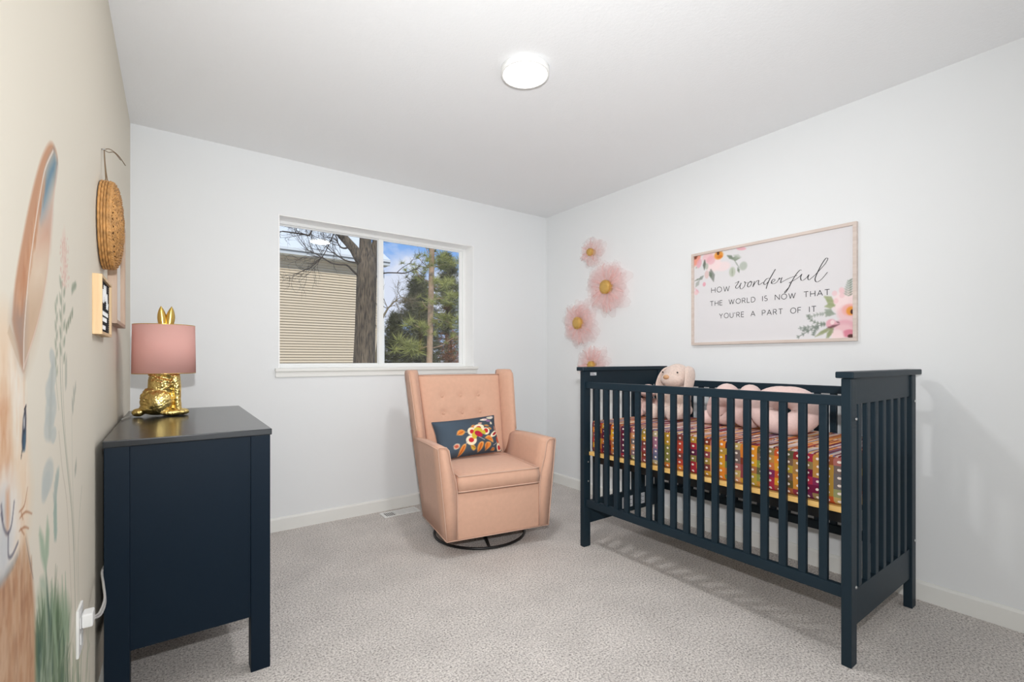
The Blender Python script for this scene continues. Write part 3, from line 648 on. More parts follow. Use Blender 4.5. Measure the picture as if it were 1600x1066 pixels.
mesh_obj('weave', bm, WICK, t, True)
bm = nb(); nn = 140
for ph in (0, PI): tube(bm, [(.033 + .002 * math.sin(40 * 2 * PI * k / nn + ph), (Rb - .003 + .002 * math.cos(40 * 2 * PI * k / nn + ph)) * math.cos(2 * PI * k / nn), (Rb - .003 + .002 * math.cos(40 * 2 * PI * k / nn + ph)) * math.sin(2 * PI * k / nn)) for k in range(nn)], .004, 6, closed=True)
mesh_obj('rim', bm, WICK, t, True)
bm = nb()
zt = on_x(160, 238, XL)[1] - 1.566
tube(bm, [tuple(v) for v in spline([(.012, .0, Rb), (.010, -.006, Rb + .05), (.007, 0, zt)], 5)], .0016, 5)
tube(bm, [tuple(v) for v in spline([(.016, .02, Rb), (.010, .01, Rb + .05), (.007, 0, zt)], 5)], .0016, 5)
tube(bm, [tuple(v) for v in spline([(.007, 0, zt), (.02, .02, zt + .012), (.04, .05, zt + .006), (.056, .10, zt - .008)], 5)], .0014, 5)
tube(bm, [tuple(v) for v in spline([(.007, 0, zt), (.015, .03, zt + .004), (.03, .04, zt + .010), (.045, .07, zt - .002)], 5)], .0012, 5)
mesh_obj('twine', bm, TWINE, t, True)
bm = nb(); tube(bm, [(0, 0, zt), (.010, 0, zt + .001)], .0022, 8); mesh_obj('nail', bm, SCREW, t, True)

# ------------------------------------------------------------------ letter board
t = thing('letter_board', 'small pine framed black felt letter board below the wicker basket', 'letter board', (XL, 1.985, 1.284))
hy, hz, dp, fw = .135, .090, .0225, .009
bm = nb()
box(bm, 0, dp, -hy, -hy + fw, -hz, hz, .001); box(bm, 0, dp, hy - fw, hy, -hz, hz, .001); box(bm, 0, dp, -hy + fw, hy - fw, -hz, -hz + fw); box(bm, 0, dp, -hy + fw, hy - fw, hz - fw, hz)
mesh_obj('frame', bm, PINE, t)
bm = nb(); box(bm, .001, .014, -hy + fw, hy - fw, -hz + fw, hz - fw)
for k in range(24): box(bm, .014, .0165, -hy + fw, hy - fw, -hz + fw + .001 + k * .0068, -hz + fw + .005 + k * .0068)
mesh_obj('felt_panel', bm, M_plain('felt', (42, 44, 48), .95), t)
bm = nb(); x = .0168
for (y0, z0, wv, h) in ((-.11, .035, .05, .042), (-.075, .012, .05, .04), (-.04, .026, .05, .042), (0, .02, .05, .05), (.04, -.002, .04, .05)):
    for q in spline([(y0, z0), (y0 + wv * .3, z0 + h), (y0 + wv * .5, z0 + h * .6), (y0 + wv * .7, z0), (y0 + wv, z0 + h * .4)], 3)[:-1]: pass
    tube(bm, [(x, float(q[0]), float(q[1])) for q in spline([(y0, z0), (y0 + wv * .25, z0 + h), (y0 + wv * .45, z0 + h * .5), (y0 + wv * .65, z0), (y0 + wv, z0 + h * .4)], 4)], .0017, 5)
for (yy, zz, nl) in ((-.085, -.022, 9), (-.085, -.041, 7), (-.085, -.066, 5)):
    for k in range(nl):
        y0 = yy + k * .017; box(bm, x, x + .002, y0, y0 + .003, zz - .006, zz + .007)
        if k % 2: box(bm, x, x + .002, y0, y0 + .011, zz + .005, zz + .007)
        else: box(bm, x, x + .002, y0 + .008, y0 + .011, zz - .006, zz + .007)
mesh_obj('letters', bm, PLAST, t)

# ------------------------------------------------------------------ taupe box frame
t = thing('picture_frame', 'taupe wooden box frame with a white mat behind the wicker basket', 'picture frame', (XL, 2.44, 1.466))
hy, hz, dp, fw = .19, .214, .027, .014; bm = nb()
box(bm, 0, dp, -hy, -hy + fw, -hz, hz, .001); box(bm, 0, dp, hy - fw, hy, -hz, hz, .001); box(bm, 0, dp, -hy + fw, hy - fw, -hz, -hz + fw); box(bm, 0, dp, -hy + fw, hy - fw, hz - fw, hz)
mesh_obj('frame', bm, TAUPEW, t); boxo('mat_board', M_plain('mat_white', (236, 234, 230), .8), t, .002, .011, -hy + fw, hy - fw, -hz + fw, hz - fw)

# ------------------------------------------------------------------ sign on right wall
SX = XR - .022
t = thing('framed_sign', 'wide framed floral sign with a welcome verse above the crib', 'sign', (XR, 1.379, 1.5165))
HYs, HZs, fw = .468, .3035, .017
bm = nb(); 
for a in ((-HYs, HYs, HZs - fw, HZs), (-HYs, HYs, -HZs, -HZs + fw)): box(bm, -.024, -.0005, a[0], a[1], a[2], a[3], .0015)
for a in ((-HYs, -HYs + fw), (HYs - fw, HYs)): box(bm, -.024, -.0005, a[0], a[1], -HZs + fw, HZs - fw, .0015)
mesh_obj('frame', bm, PALEW, t)
PXs = -.014
def sg(zx, zy):                                              # points measured on the sign in the photo -> local (y, z)
    y, z = on_x(1060 + zx / 4.6333, 330 + zy / 4.6333, XR + PXs); return (y - 1.379, z - 1.5165)
SP = lambda L_: [sg(*p) for p in L_]
cs = Canvas(-HYs + .006, HYs - .006, -HZs + .006, HZs - .006, 400, 260, (224, 222, 224))
PK, PK2, PK3, SAGE, SAGD, ORG = (236, 196, 200), (228, 168, 180), (244, 220, 220), (176, 184, 172), (112, 124, 108), (228, 150, 60)
def bl(x, y, rx, ry, c, rot=0, soft=.4, al=.8): cs.blob(sg(x, y), (rx, ry), c, rot=rot, soft=soft, alpha=al)
def lf(x0, y0, x1, y1, w_, c, al=.85):
    a, b = np.array(sg(x0, y0)), np.array(sg(x1, y1)); cs.stroke([tuple(a), tuple((a + b) / 2), tuple(b)], [w_ * .25, w_, w_ * .1], c, soft=.004, alpha=al)
# top-left cluster
bl(250, 370, .055, .06, PK3, al=.9); bl(215, 335, .04, .03, PK, al=.9); bl(235, 355, .03, .028, PK2, al=.6); bl(320, 400, .05, .03, PK3, al=.7)
bl(292, 320, .030, .026, ORG, al=.95); bl(288, 305, .009, .012, (90, 56, 40), al=.9); bl(300, 330, .018, .01, (214, 120, 40))
bl(130, 345, .028, .05, (232, 150, 130), .4, al=.9); bl(122, 330, .016, .018, (110, 60, 40), al=.8); bl(150, 380, .018, .03, PK2, .3); bl(455, 272, .03, .010, PK2, .2, al=.8)
lf(355, 322, 400, 345, .012, SAGD); lf(385, 345, 445, 340, .016, (134, 146, 128)); lf(400, 320, 455, 335, .013, SAGE, .6); bl(470, 397, .024, .026, SAGE); bl(390, 440, .02, .03, (184, 192, 174)); lf(390, 415, 390, 470, .003, (140, 150, 130))
lf(405, 355, 440, 410, .002, SAGD); lf(430, 410, 440, 445, .008, SAGD)
lf(190, 355, 188, 425, .012, (96, 104, 92)); lf(235, 425, 255, 510, .018, (130, 134, 128)); lf(225, 440, 240, 480, .012, SAGD); lf(180, 470, 150, 500, .012, (140, 146, 140)); lf(150, 505, 125, 550, .014, (170, 174, 168)); lf(120, 505, 160, 485, .005, SAGD)
bl(205, 460, .015, .026, (220, 190, 186)); bl(187, 530, .011, .014, PK2, al=.95); bl(130, 590, .015, .016, PK, al=.8); lf(120, 560, 150, 590, .006, PK2, .7); bl(205, 400, .012, .02, SAGE, al=.7); bl(130, 410, .006, .006, SAGE)
# bottom-right cluster
bl(1210, 660, .06, .065, PK3, al=.95); bl(1230, 740, .05, .045, PK, al=.9); bl(1240, 715, .034, .03, (238, 170, 160), al=.8); bl(1248, 722, .020, .022, ORG, al=.95); bl(1258, 728, .008, .012, (70, 40, 40), al=.95)
bl(1210, 830, .055, .03, PK2, .2, al=.85); bl(1190, 870, .05, .035, PK, al=.8); bl(1235, 885, .03, .02, (218, 130, 150), al=.9); bl(1248, 905, .014, .010, (70, 40, 36), al=.9); bl(1150, 900, .03, .03, PK3, al=.8)
bl(1105, 815, .024, .024, PK2, al=.9); bl(1115, 805, .010, .012, PK3, al=.9); lf(1075, 850, 1165, 820, .007, (110, 72, 78)); lf(1085, 840, 1120, 855, .008, (120, 80, 84)); lf(1165, 810, 1145, 800, .003, (90, 66, 70))
for a in ((1060, 620, 1125, 655), (1075, 640, 1130, 690), (1065, 690, 1135, 680), (1065, 715, 1120, 740), (1060, 735, 1135, 745), (1070, 760, 1100, 725)): lf(*a, .016, (156, 166, 124) if a[1] < 700 else (150, 160, 146))
for k in range(7): lf(1232, 612 - k * 17, 1262, 596 - k * 18, .004, (110, 126, 108)); lf(1232, 612 - k * 17, 1190 + k * 6, 590 - k * 15, .004, (146, 158, 146))
for (x, y) in ((1180, 570), (1185, 610), (1140, 650), (1130, 595), (1185, 580)): bl(x, y, .012, .014, PK, al=.7)
def sprig(pts, c, n_=9, L_=13):
    q = spline(pts, 5); cs.stroke([sg(*p) for p in q], .0018, c, soft=.003, alpha=.9)
    for i in range(0, len(q) - 1, max(2, len(q) // n_)):
        d = q[i + 1] - q[i]; d = d / (np.hypot(*d) + 1e-9)
        for s in (-1, 1):
            e = q[i] + d * L_ * .7 + np.array((-d[1], d[0])) * s * L_; lf(q[i][0], q[i][1], e[0], e[1], .0035, c)
sprig([(1060, 820), (1000, 835), (940, 870), (860, 915)], (118, 128, 120)); sprig([(1000, 835), (930, 840), (870, 850)], (130, 140, 132)); sprig([(1060, 815), (1000, 810), (950, 780), (940, 755)], (120, 132, 120))
sprig([(1050, 745), (1000, 750), (950, 770)], (150, 158, 150), 5); sprig([(1010, 840), (985, 870), (975, 900)], (112, 124, 114), 5); sprig([(940, 870), (920, 850), (900, 870)], (120, 130, 122), 4)
for a in ((1110, 850, 1020, 885), (1110, 855, 1070, 925), (1100, 860, 1085, 920), (1120, 850, 1090, 900), (1090, 850, 990, 910)): lf(*a, .010, (150, 158, 120), .8)
Pp = np.stack([np.full(cs.U.shape, PXs), cs.U, cs.V], -1)[:, ::-1]
grid_obj('print', Pp, cs.c[:, ::-1], M_paint('sign_print', .5), t)
boxo('backing_board', M_plain('board', (200, 190, 180), .8), t, PXs + .0006, -.001, -HYs + .004, HYs - .004, -HZs + .004, HZs - .004)
# lettering: thin raised ink strokes
def ink(bm, pts, wd, x=PXs - .0007):
    pts = [np.array(p, float) for p in pts]; L_, R_ = [], []
    for i, p in enumerate(pts):
        d = pts[min(i + 1, len(pts) - 1)] - pts[max(i - 1, 0)]; d = d / (np.hypot(*d) + 1e-9); n_ = np.array((-d[1], d[0]))
        ww = wd[i] if isinstance(wd, list) else wd
        L_.append(bm.verts.new((x, *(p + n_ * ww)))); R_.append(bm.verts.new((x, *(p - n_ * ww))))
    for i in range(len(pts) - 1): bm.faces.new((L_[i], L_[i + 1], R_[i + 1], R_[i]))
def arc(cx, cy, rx, ry, a0, a1, n_=12): return [(cx + rx * math.cos(math.radians(a0 + (a1 - a0) * k / n_)), cy + ry * math.sin(math.radians(a0 + (a1 - a0) * k / n_))) for k in range(n_ + 1)]
GL = {'H': (.75, [[(0, 0), (0, 1)], [(.75, 0), (.75, 1)], [(0, .5), (.75, .5)]]), 'O': (.95, [arc(.475, .5, .475, .5, 0, 360, 24)]),
      'W': (1.15, [[(0, 1), (.3, 0), (.575, .95), (.85, 0), (1.15, 1)]]), 'T': (.75, [[(0, 1), (.75, 1)], [(.375, 0), (.375, 1)]]),
      'E': (.55, [[(.55, 0), (0, 0), (0, 1), (.55, 1)], [(0, .52), (.5, .52)]]), 'R': (.65, [[(0, 0), (0, 1), (.3, 1)] + arc(.33, .74, .26, .26, 90, -90, 10) + [(0, .48)], [(.32, .48), (.65, 0)]]),
      'L': (.5, [[(0, 1), (0, 0), (.5, 0)]]), 'D': (.75, [[(0, 0), (0, 1), (.25, 1)] + arc(.27, .5, .48, .5, 90, -90, 14) + [(0, 0)]]), 'I': (0.02, [[(0, 0), (0, 1)]]),
      'S': (.55, [arc(.28, .74, .24, .25, 50, 250, 10) + arc(.28, .25, .27, .25, 80, -150, 12)]), 'N': (.8, [[(0, 0), (0, 1), (.8, 0), (.8, 1)]]),
      'A': (.85, [[(0, 0), (.425, 1), (.85, 0)], [(.15, .34), (.7, .34)]]), 'Y': (.75, [[(0, 1), (.375, .5), (.75, 1)], [(.375, .5), (.375, 0)]]),
      'U': (.7, [[(0, 1), (0, .35)] + arc(.35, .35, .35, .35, 180, 360, 10) + [(.7, 1)]]), "'": (.05, [[(0, 1), (.0, .75)]]),
      'P': (.6, [[(0, 0), (0, 1), (.3, 1)] + arc(.33, .73, .27, .27, 90, -90, 10) + [(0, .46)]]), 'F': (.55, [[(0, 0), (0, 1), (.55, 1)], [(0, .52), (.48, .52)]])}
def line_text(name, txt, a, b, hpx):
    y0, z0 = sg(*a); y1, z1 = sg(*b); h = abs(sg(a[0], a[1] - hpx)[1] - z0)
    tot = sum((.75 if c == ' ' else GL[c][0]) for c in txt) + .34 * (len(txt) - 1)
    k = (y0 - y1) / (tot * h); x = 0; bm = nb()
    for c in txt:
        if c == ' ': x += .75 + .34; mesh_obj(name, bm, INK, t); bm = nb(); continue
        for s in GL[c][1]:
            q = [(y0 - (x + p[0]) * h * k, z0 + (z1 - z0) * ((x + p[0]) / tot) + p[1] * h) for p in s]
            if len(q) > 8: ink(bm, q, .0017)
            else:
                for a_, b_ in zip(q, q[1:]): ink(bm, [a_, b_], .0017)
        x += GL[c][0] + .34
    mesh_obj(name, bm, INK, t)
line_text('block_lettering', 'HOW', (240, 592), (370, 579), 36)
line_text('block_lettering', 'THE WORLD IS NOW THAT', (230, 688), (1095, 606), 33)
line_text('block_lettering', "YOU'RE A PART OF IT", (297, 777), (997, 728), 34)
bm = nb()
for s in ([(410, 522), (425, 516), (438, 508), (428, 528), (415, 548), (420, 560), (432, 555), (447, 535), (455, 520), (446, 545), (450, 562), (465, 560), (480, 540), (484, 515), (478, 512), (488, 520), (502, 517)],
          [(525, 507), (508, 520), (500, 540), (508, 550), (522, 540), (530, 520), (527, 508), (520, 514), (542, 514)],
          [(552, 508), (545, 530), (540, 548), (552, 525), (570, 505), (582, 502), (579, 520), (582, 534), (595, 528), (614, 515)],
          [(660, 486), (640, 490), (620, 515), (622, 532), (635, 528), (655, 505), (675, 470), (703, 420)], [(703, 420), (688, 445), (660, 495), (642, 540), (636, 562)],
          [(668, 522), (690, 510), (700, 498), (690, 492), (675, 508), (678, 525), (695, 525), (715, 512), (733, 482)],
          [(733, 482), (730, 494), (738, 487), (747, 488), (752, 480), (744, 498), (740, 520)], [(740, 520), (765, 505), (805, 485), (860, 465)],
          [(893, 428), (880, 428), (855, 455), (822, 508), (797, 558), (775, 590), (768, 588), (785, 568), (805, 545), (812, 522), (802, 518), (830, 505), (870, 480), (893, 458)],
          [(895, 455), (885, 480), (890, 500), (905, 500), (930, 480), (945, 460), (937, 485), (945, 498), (960, 488), (990, 462)],
          [(990, 462), (1020, 430), (1060, 385), (1080, 352), (1080, 340), (1065, 345), (1035, 390), (1005, 450), (990, 490), (995, 510), (1010, 512), (1040, 490), (1080, 442)]):
    q = spline(s, 6); ws = []
    for i in range(len(q)):
        d = q[min(i + 1, len(q) - 1)] - q[max(i - 1, 0)]; ws.append(.0008 + .0016 * abs(d[1]) / (np.hypot(*d) + 1e-6) * (1 if d[1] > 0 else .6))
    ink(bm, [sg(*p) for p in q], ws)
mesh_obj('script_lettering', bm, INK2, t)

# ------------------------------------------------------------------ tulle flowers
def flower(lab, y, z, R, rc, n1, seed):
    r_ = random.Random(seed)
    t = thing('tulle_flower', lab, 'wall flower', (XR, y, z), group='tulle flowers on the right wall')
    bm = nb(); bg_ = nb()
    def petal(bm, a, L, w0, w1, x0, x1, ph, k=9):
        rows = []
        for i in range(k):
            f = i / (k - 1); rr = rc * .7 + (L - rc * .7) * f
            wv = w0 + (w1 - w0) * math.sin(min(1, f * 1.05) * PI * .62) - (w1 * .55 * max(0, f - .8) / .2)
            off = -(x0 + (x1 - x0) * math.sin(f * PI * .75)) + .006 * math.sin(f * 9 + ph)
            row = []
            for j in range(5):
                u = (j / 4 - .5) * 2; dz = .006 * math.sin(u * 4 + f * 5 + ph) * f
                aa = a + .12 * math.sin(f * 3 + ph) * f
                ca, sa = math.cos(aa), math.sin(aa)
                row.append(bm.verts.new((min(-.003, off + dz), rr * ca - u * wv * sa, rr * sa + u * wv * ca)))
            rows.append(row)
        for A, B in zip(rows, rows[1:]):
            for j in range(4): bm.faces.new((A[j], A[j + 1], B[j + 1], B[j]))
    for layer in range(7):
        for k in range(n1):
            a = 2 * PI * (k + layer * .37) / n1 + r_.uniform(-.12, .12)
            petal(bm, a, R * r_.uniform(.72, 1.12) * (1 - layer * .035), .004, R * .20 * r_.uniform(.8, 1.2), .012 + .006 * layer, .03 + .010 * layer, r_.uniform(0, 6))
    for k in range(int(n1 * 2.2)):
        a = r_.uniform(0, 2 * PI); petal(bg_, a, R * r_.uniform(.45, .88), .002, R * .05, .05, .075, r_.uniform(0, 6), 7)
    mesh_obj('tulle_petals', bm, TULLE, t, True); mesh_obj('gathered_petals', bg_, TULLE2, t, True)
    MM = Matrix.Rotation(-PI / 2, 4, 'Y')
    c = nb(); lathe(c, [(0, .03), (rc * .95, .03), (rc, .05), (rc * .97, .078), (rc * .8, .086), (rc * .4, .090), (0, .091)], n=32, M=MM)
    o = mesh_obj('flower_centre', c, M_plain('gold_centre', (212, 172, 96), .5, metal=.35, bump=.8, bscale=200, var=.12, vscale=120), t, True)
    c = nb()
    for k in range(26):
        a = 2 * PI * k / 26; ball(c, (-.076, rc * .98 * math.cos(a), rc * .98 * math.sin(a)), rc * .075, u=6, v=5)
    for k in range(int(rc * 700)):
        a = r_.uniform(0, 2 * PI); q = rc * .9 * math.sqrt(r_.random()); ball(c, (-.088, q * math.cos(a), q * math.sin(a)), .003, u=6, v=5)
    mesh_obj('beads', c, GOLDS, o, True)
flower('small pink tulle flower with a gold centre, topmost on the right wall', 2.74, 1.995, .135, .030, 9, 1)
flower('largest pink tulle flower with a gold centre, second from the top', 2.575, 1.690, .235, .053, 13, 2)
flower('round pink tulle flower with a gold centre, leftmost on the right wall', 2.890, 1.425, .215, .050, 13, 3)
flower('pink tulle flower half hidden behind the corner of the crib', 2.730, 1.075, .185, .030, 11, 4)

# ------------------------------------------------------------------ crib
t = thing('crib', 'dark slate painted baby crib with slatted sides against the right wall', 'crib', (0, 0, 0))
CX0, CX1, CY0, CY1 = 1.985, 2.738, .660, 2.052
PW, PD = .053, .033
for x in (CX0, CX1 - PW):
    for y in (CY0, CY1 - PD): boxo('post', SLATE, t, x, x + PW, y, y + PD, 0, 1.049, .003)
for y0, y1 in ((CY0 - .013, CY0 + PD + .012), (CY1 - PD - .012, CY1 + .013)): boxo('end_cap_rail', SLATE, t, CX0 - .02, CX1 + .035, y0, y1, 1.05, 1.074, .005, 3)
for y0 in (CY0 + .008, CY1 - PD + .007):
    boxo('end_board', SLATE, t, CX0 + PW, CX1 - PW, y0, y0 + .019, .952, 1.0495, .001)
    boxo('end_board', SLATE, t, CX0 + PW, CX1 - PW, y0, y0 + .019, .135, .268, .001)
    for k in range(7):
        xc = CX0 + PW + .060 + k * .0885
        boxo('end_slat', SLATE, t, xc - .017, xc + .017, y0 + .0005, y0 + .0185, .266, .954, .003)
FX = CX0 + .012
for (x0, s) in ((FX, 1), (CX1 - .012 - .026, -1)):
    boxo('side_rail', SLATE, t, x0, x0 + .026, CY0 + PD, CY1 - PD, .946, .985, .004)
    boxo('side_rail', SLATE, t, x0, x0 + .026, CY0 + PD, CY1 - PD, .240, .285, .004)
    for k in range(17):
        yc = .758 + k * .0736
        boxo('side_slat', SLATE, t, x0 + .003, x0 + .023, yc - .0145, yc + .0145, .284, .947, .003)
for x, y, z, ax in ((CX0 + .040, CY0, .90, 'y'), (CX0 + .040, CY0, .285, 'y'), (CX1 - .02, CY0, .93, 'y'), (CX1 - .02, CY0, .30, 'y')):
    mesh_obj('bolt', lathe(nb(), [(0, -.001), (.006, -.001), (.006, .002), (.004, .004), (0, .0035)], n=16, M=Matrix.Translation((x, y - .0005, z)) @ Matrix.Rotation(PI / 2, 4, 'X')), SCREW, t, True)
for z in (.505, .39):
    mesh_obj('bolt', lathe(nb(), [(0, -.001), (.005, -.001), (.005, .002), (0, .003)], n=12, M=Matrix.Translation((CX0 + .034, CY1 - PD, z)) @ Matrix.Rotation(PI / 2, 4, 'X')), SCREW, t, True)
# stickers
def sticker(name, x0, x1, y, z0, z1, rows):
    o = boxo(name, STICK, t, x0, x1, y - .0008, y, z0, z1); bm = nb()
    for k in range(rows):
        z = z1 - (k + .7) * (z1 - z0) / (rows + .4); box(bm, x0 + .003, x0 + .003 + (x1 - x0 - .006) * (.55 + .4 * ((k * 7) % 3) / 2), y - .0012, y - .0008, z - (z1 - z0) * .07 / rows * 2, z + (z1 - z0) * .07 / rows * 3)
    mesh_obj('printed_lines', bm, GREYINK, o); return o
sticker('sticker', CX0 + .058, CX0 + .11, CY1 - PD + .007, 1.022, 1.040, 2)
for x0 in (2.33, 2.45): sticker('sticker', x0, x0 + .10, CY1 - PD + .007, .165, .235, 7)
sticker('sticker', 2.585, 2.625, CY1 - PD + .007, .19, .225, 3)
# mattress support
boxo('support_board', PLY, t, 2.022, 2.700, CY0 + PD + .004, CY1 - PD - .004, .545, .567, .002)
bm = nb()
for x in (2.06, 2.62): box(bm, x, x + .03, CY0 + PD + .002, CY1 - PD - .002, .497, .5445)
for y in (.72, 1.0, 1.35, 1.7, 1.97): box(bm, 2.09, 2.62, y, y + .03, .505, .5445)
mesh_obj('support_frame', bm, BLACK, t)
bm = nb()
for k in range(8): y = .80 + k * .15; box(bm, 2.12, 2.60, y, y + .05, .527, .5445)
mesh_obj('support_slats', bm, M_plain('grey_slat', (112, 108, 104), .7), t)

bm = nb(); box(bm, 2.032, 2.692, CY0 + PD + .008, CY1 - PD - .010, .5685, .752, .022, 4)
m_ = mesh_obj('crib_mattress', bm, SHEET, None, True)
tag(m_, 'crib mattress in a multicoloured striped and dotted sheet inside the slate crib', 'mattress')

# ------------------------------------------------------------------ plush rabbits
def plush_rabbit(label, loc, rz, s, m, bow=False, lean=0):
    t = thing('plush_rabbit', label, 'stuffed toy', loc, rz); E_ = []
    t.scale = (s, s, s)
    # local: faces -y, sits at z=0
    bm = nb()
    ball(bm, (0, .012, .085), (.078, .066, .090)); ball(bm, (0, .012, .055), (.088, .072, .050)); ball(bm, (0, .01, .165), (.056, .048, .05))
    for sx in (-1, 1):
        tube(bm, [(sx * .052, 0, .175), (sx * .085, -.015, .14), (sx * .095, -.03, .10), (sx * .088, -.045, .065)], [.024, .026, .026, .027], 12); ball(bm, (sx * .087, -.048, .06), (.028, .028, .026))
        tube(bm, [(sx * .05, -.01, .038), (sx * .062, -.07, .036), (sx * .068, -.11, .036)], [.038, .034, .032], 12); ball(bm, (sx * .070, -.128, .046), (.034, .028, .046))
    mesh_obj('body', bm, m, t, True, mods=[('REMESH', dict(mode='VOXEL', voxel_size=.005, use_smooth_shade=True)), ('SMOOTH', dict(factor=.5, iterations=6))])
    bm = nb(); ball(bm, (0, 0, .262), (.086, .080, .066)); ball(bm, (0, -.036, .238), (.082, .062, .045)); ball(bm, (0, .0, .294), (.060, .060, .042))
    hd = mesh_obj('head', bm, m, t, True, mods=[('REMESH', dict(mode='VOXEL', voxel_size=.005, use_smooth_shade=True)), ('SMOOTH', dict(factor=.5, iterations=8))])
    bm = nb(); ball(bm, (0, -.094, .256), (.022, .012, .014)); mesh_obj('nose', bm, NOSE, hd, True)
    for sx in (-1, 1): mesh_obj('eye', ball(nb(), (sx * .058, -.062, .284), .005), BLACK, hd, True)
    for sx in (-1, 1):
        g = []
        path = spline([(sx * .050, .022, .318), (sx * .082, .010, .306), (sx * .104, -.008, .262), (sx * .112, -.028, .205), (sx * .108, -.040, .145), (sx * .100, -.048, .095)], 3)
        for i, p in enumerate(path):
            f = i / (len(path) - 1); ww = .018 + .027 * math.sin(PI * min(1, f * 1.02) ** .8) ; 
            if i == len(path) - 1: ww = .008
            ww *= min(1, .4 + .2 * i)
            g.append([(p[0] + sx * .010 * math.cos(q), p[1] + ww * math.sin(q), p[2] + .006 * math.cos(q)) for q in [2 * PI * k / 12 for k in range(12)]])
        bm = nb(); sheet(bm, g); mesh_obj('ear', bm, m, t, True, mods=[('SUBSURF', dict(levels=1, render_levels=1))])
    if bow:
        bm = nb()
        for sx in (-1, 1): ball(bm, (sx * .028, -.052, .202), (.026, .008, .013), rot=Matrix.Rotation(sx * .3, 3, 'Y').to_euler())
        ball(bm, (0, -.056, .202), (.008, .008, .009)); tube(bm, [(.05 * math.cos(a), .01 + .046 * math.sin(a), .206) for a in [2 * PI * k / 20 for k in range(20)]], .004, 6, closed=True)
        mesh_obj('bow', bm, BROWN, t, True)
    return t
plush_rabbit('pink plush rabbit with long drooping ears sitting up, head above the crib rail', (2.50, 1.740, .757), math.radians(-98), 1.0, PLUSH)
plush_rabbit('small pink plush rabbit with a brown bow, nearer the far end of the crib', (2.50, 1.955, .757), math.radians(-58), .60, PLUSH2, bow=True)

# ------------------------------------------------------------------ knotted cushion
t = thing('knot_cushion', 'thick blush knotted tube cushion with a ring loop leaning in the crib', 'cushion', (2.50, 1.18, .7525))
def thick(bm, f, n_, r, flat=1.0): tube(bm, [f(2 * PI * k / n_) for k in range(n_)], r, 18, closed=True, flat=flat)
bm = nb()
Mr = Matrix.Translation((-.085, -.100, .1185)) @ Matrix.Rotation(math.radians(14), 4, 'Z') @ Matrix.Rotation(math.radians(10), 4, 'Y')
tb = nb(); thick(tb, lambda a: (0.0, .092 * math.cos(a), .067 * math.sin(a)), 40, [.050 + .015 * abs(math.cos(2 * PI * k / 40)) for k in range(40)]); bmesh.ops.transform(tb, matrix=Mr, verts=tb.verts[:]); merge(bm, tb)
mesh_obj('ring_loop', bm, KNOT, t, True)
for (cx, cy, cz, rz, ry, a_, b_) in ((-.015, .105, .1175, -5, 0, .060, .060), (-.01, .238, .1175, -25, 0, .052, .060)):
    bm = nb(); tb = nb(); thick(tb, lambda a: (a_ * math.cos(a), 0.02 * math.sin(2 * a), b_ * math.sin(a)), 36, .056)
    bmesh.ops.transform(tb, matrix=Matrix.Translation((cx, cy, cz)) @ Matrix.Rotation(math.radians(rz), 4, 'Z'), verts=tb.verts[:]); merge(bm, tb)
    mesh_obj('twisted_loop', bm, KNOT, t, True)
bm = nb(); tube(bm, [tuple(v) for v in spline([(-.03, .30, .045), (-.035, .34, .04), (-.04, .375, .045)], 4)], [.035, .037, .039, .04, .04, .038, .035, .028, .012], 14)
mesh_obj('tail_end', bm, KNOT, t, True)

# ------------------------------------------------------------------ glider armchair
t = thing('glider_armchair', 'peach upholstered wingback glider armchair on a black swivel ring base', 'armchair', (1.613, 2.596, 0), math.radians(-10.1))
bm = nb(); tube(bm, [(.290 * math.cos(2 * PI * k / 64), .290 * math.sin(2 * PI * k / 64), .009) for k in range(64)], .0085, 8, closed=True)
mesh_obj('base_ring', bm, BLACK, t, True)
bm = nb()
for a in (20, 140, 260): 
    a = math.radians(a); tube(bm, [(0, 0, .040), (.15 * math.cos(a), .15 * math.sin(a), .032), (.29 * math.cos(a), .29 * math.sin(a), .010)], [.014, .013, .008], 8)
lathe(bm, [(0, .022), (.045, .022), (.045, .052), (.03, .06), (.03, .15), (0, .15)], n=28)
mesh_obj('swivel_post', bm, BLACK, t, True)
boxo('glide_frame', BLACK, t, -.2, .2, -.2, .14, .095, .118, .004)
def prism(bm, sec, bev=0): return sheet(bm, sec)
SUB = [('SUBSURF', dict(levels=2, render_levels=2))]
# profile of side (outer x by z), rear y by z, front y
def ox(z): return .325 + (.39 - .325) * max(0, z - .10) / .94
def ry(z): return .195 + (.435 - .195) * max(0, z - .10) / .94
ZB = .100
def side(s):                                                 # arm: front y -.325 to rear, z .1 .. .64
    bm = nb(); g = []; ox = lambda z: .325 + .052 * max(0, z - .10) / .53
    for y, zt, in ((-.325, .632), (-.20, .630), (-.05, .626), (.10, .618), (.26, .606)):
        yb = min(y, .185)
        row = []; zs = [ZB, .25, .40, .52, zt - .012]
        for z in zs: f = (z - ZB) / (zt - ZB); row.append((s * ox(z), yb + (y - yb) * f, z))
        row.append((s * (ox(zt) - .006), y, zt)); row.append((s * (ox(zt) - .048), y, zt - .004))
        row.append((s * (ox(zt) - .064), y, zt - .022))
        for z, xi in ((.52, .298), (.44, .274), (.36, .262), (.25, .262), (ZB, .262)): f = (z - ZB) / (zt - ZB); row.append((s * xi, yb + (y - yb) * f, z))
        g.append(row)
    sheet(bm, g)
    bmesh.ops.bevel(bm, geom=[e for e in bm.edges if e.is_valid and all(abs(v.co.y + .325) < 1e-4 for v in e.verts)], offset=.006, segments=3, affect='EDGES')
    return mesh_obj('arm', bm, PEACH, t, True)
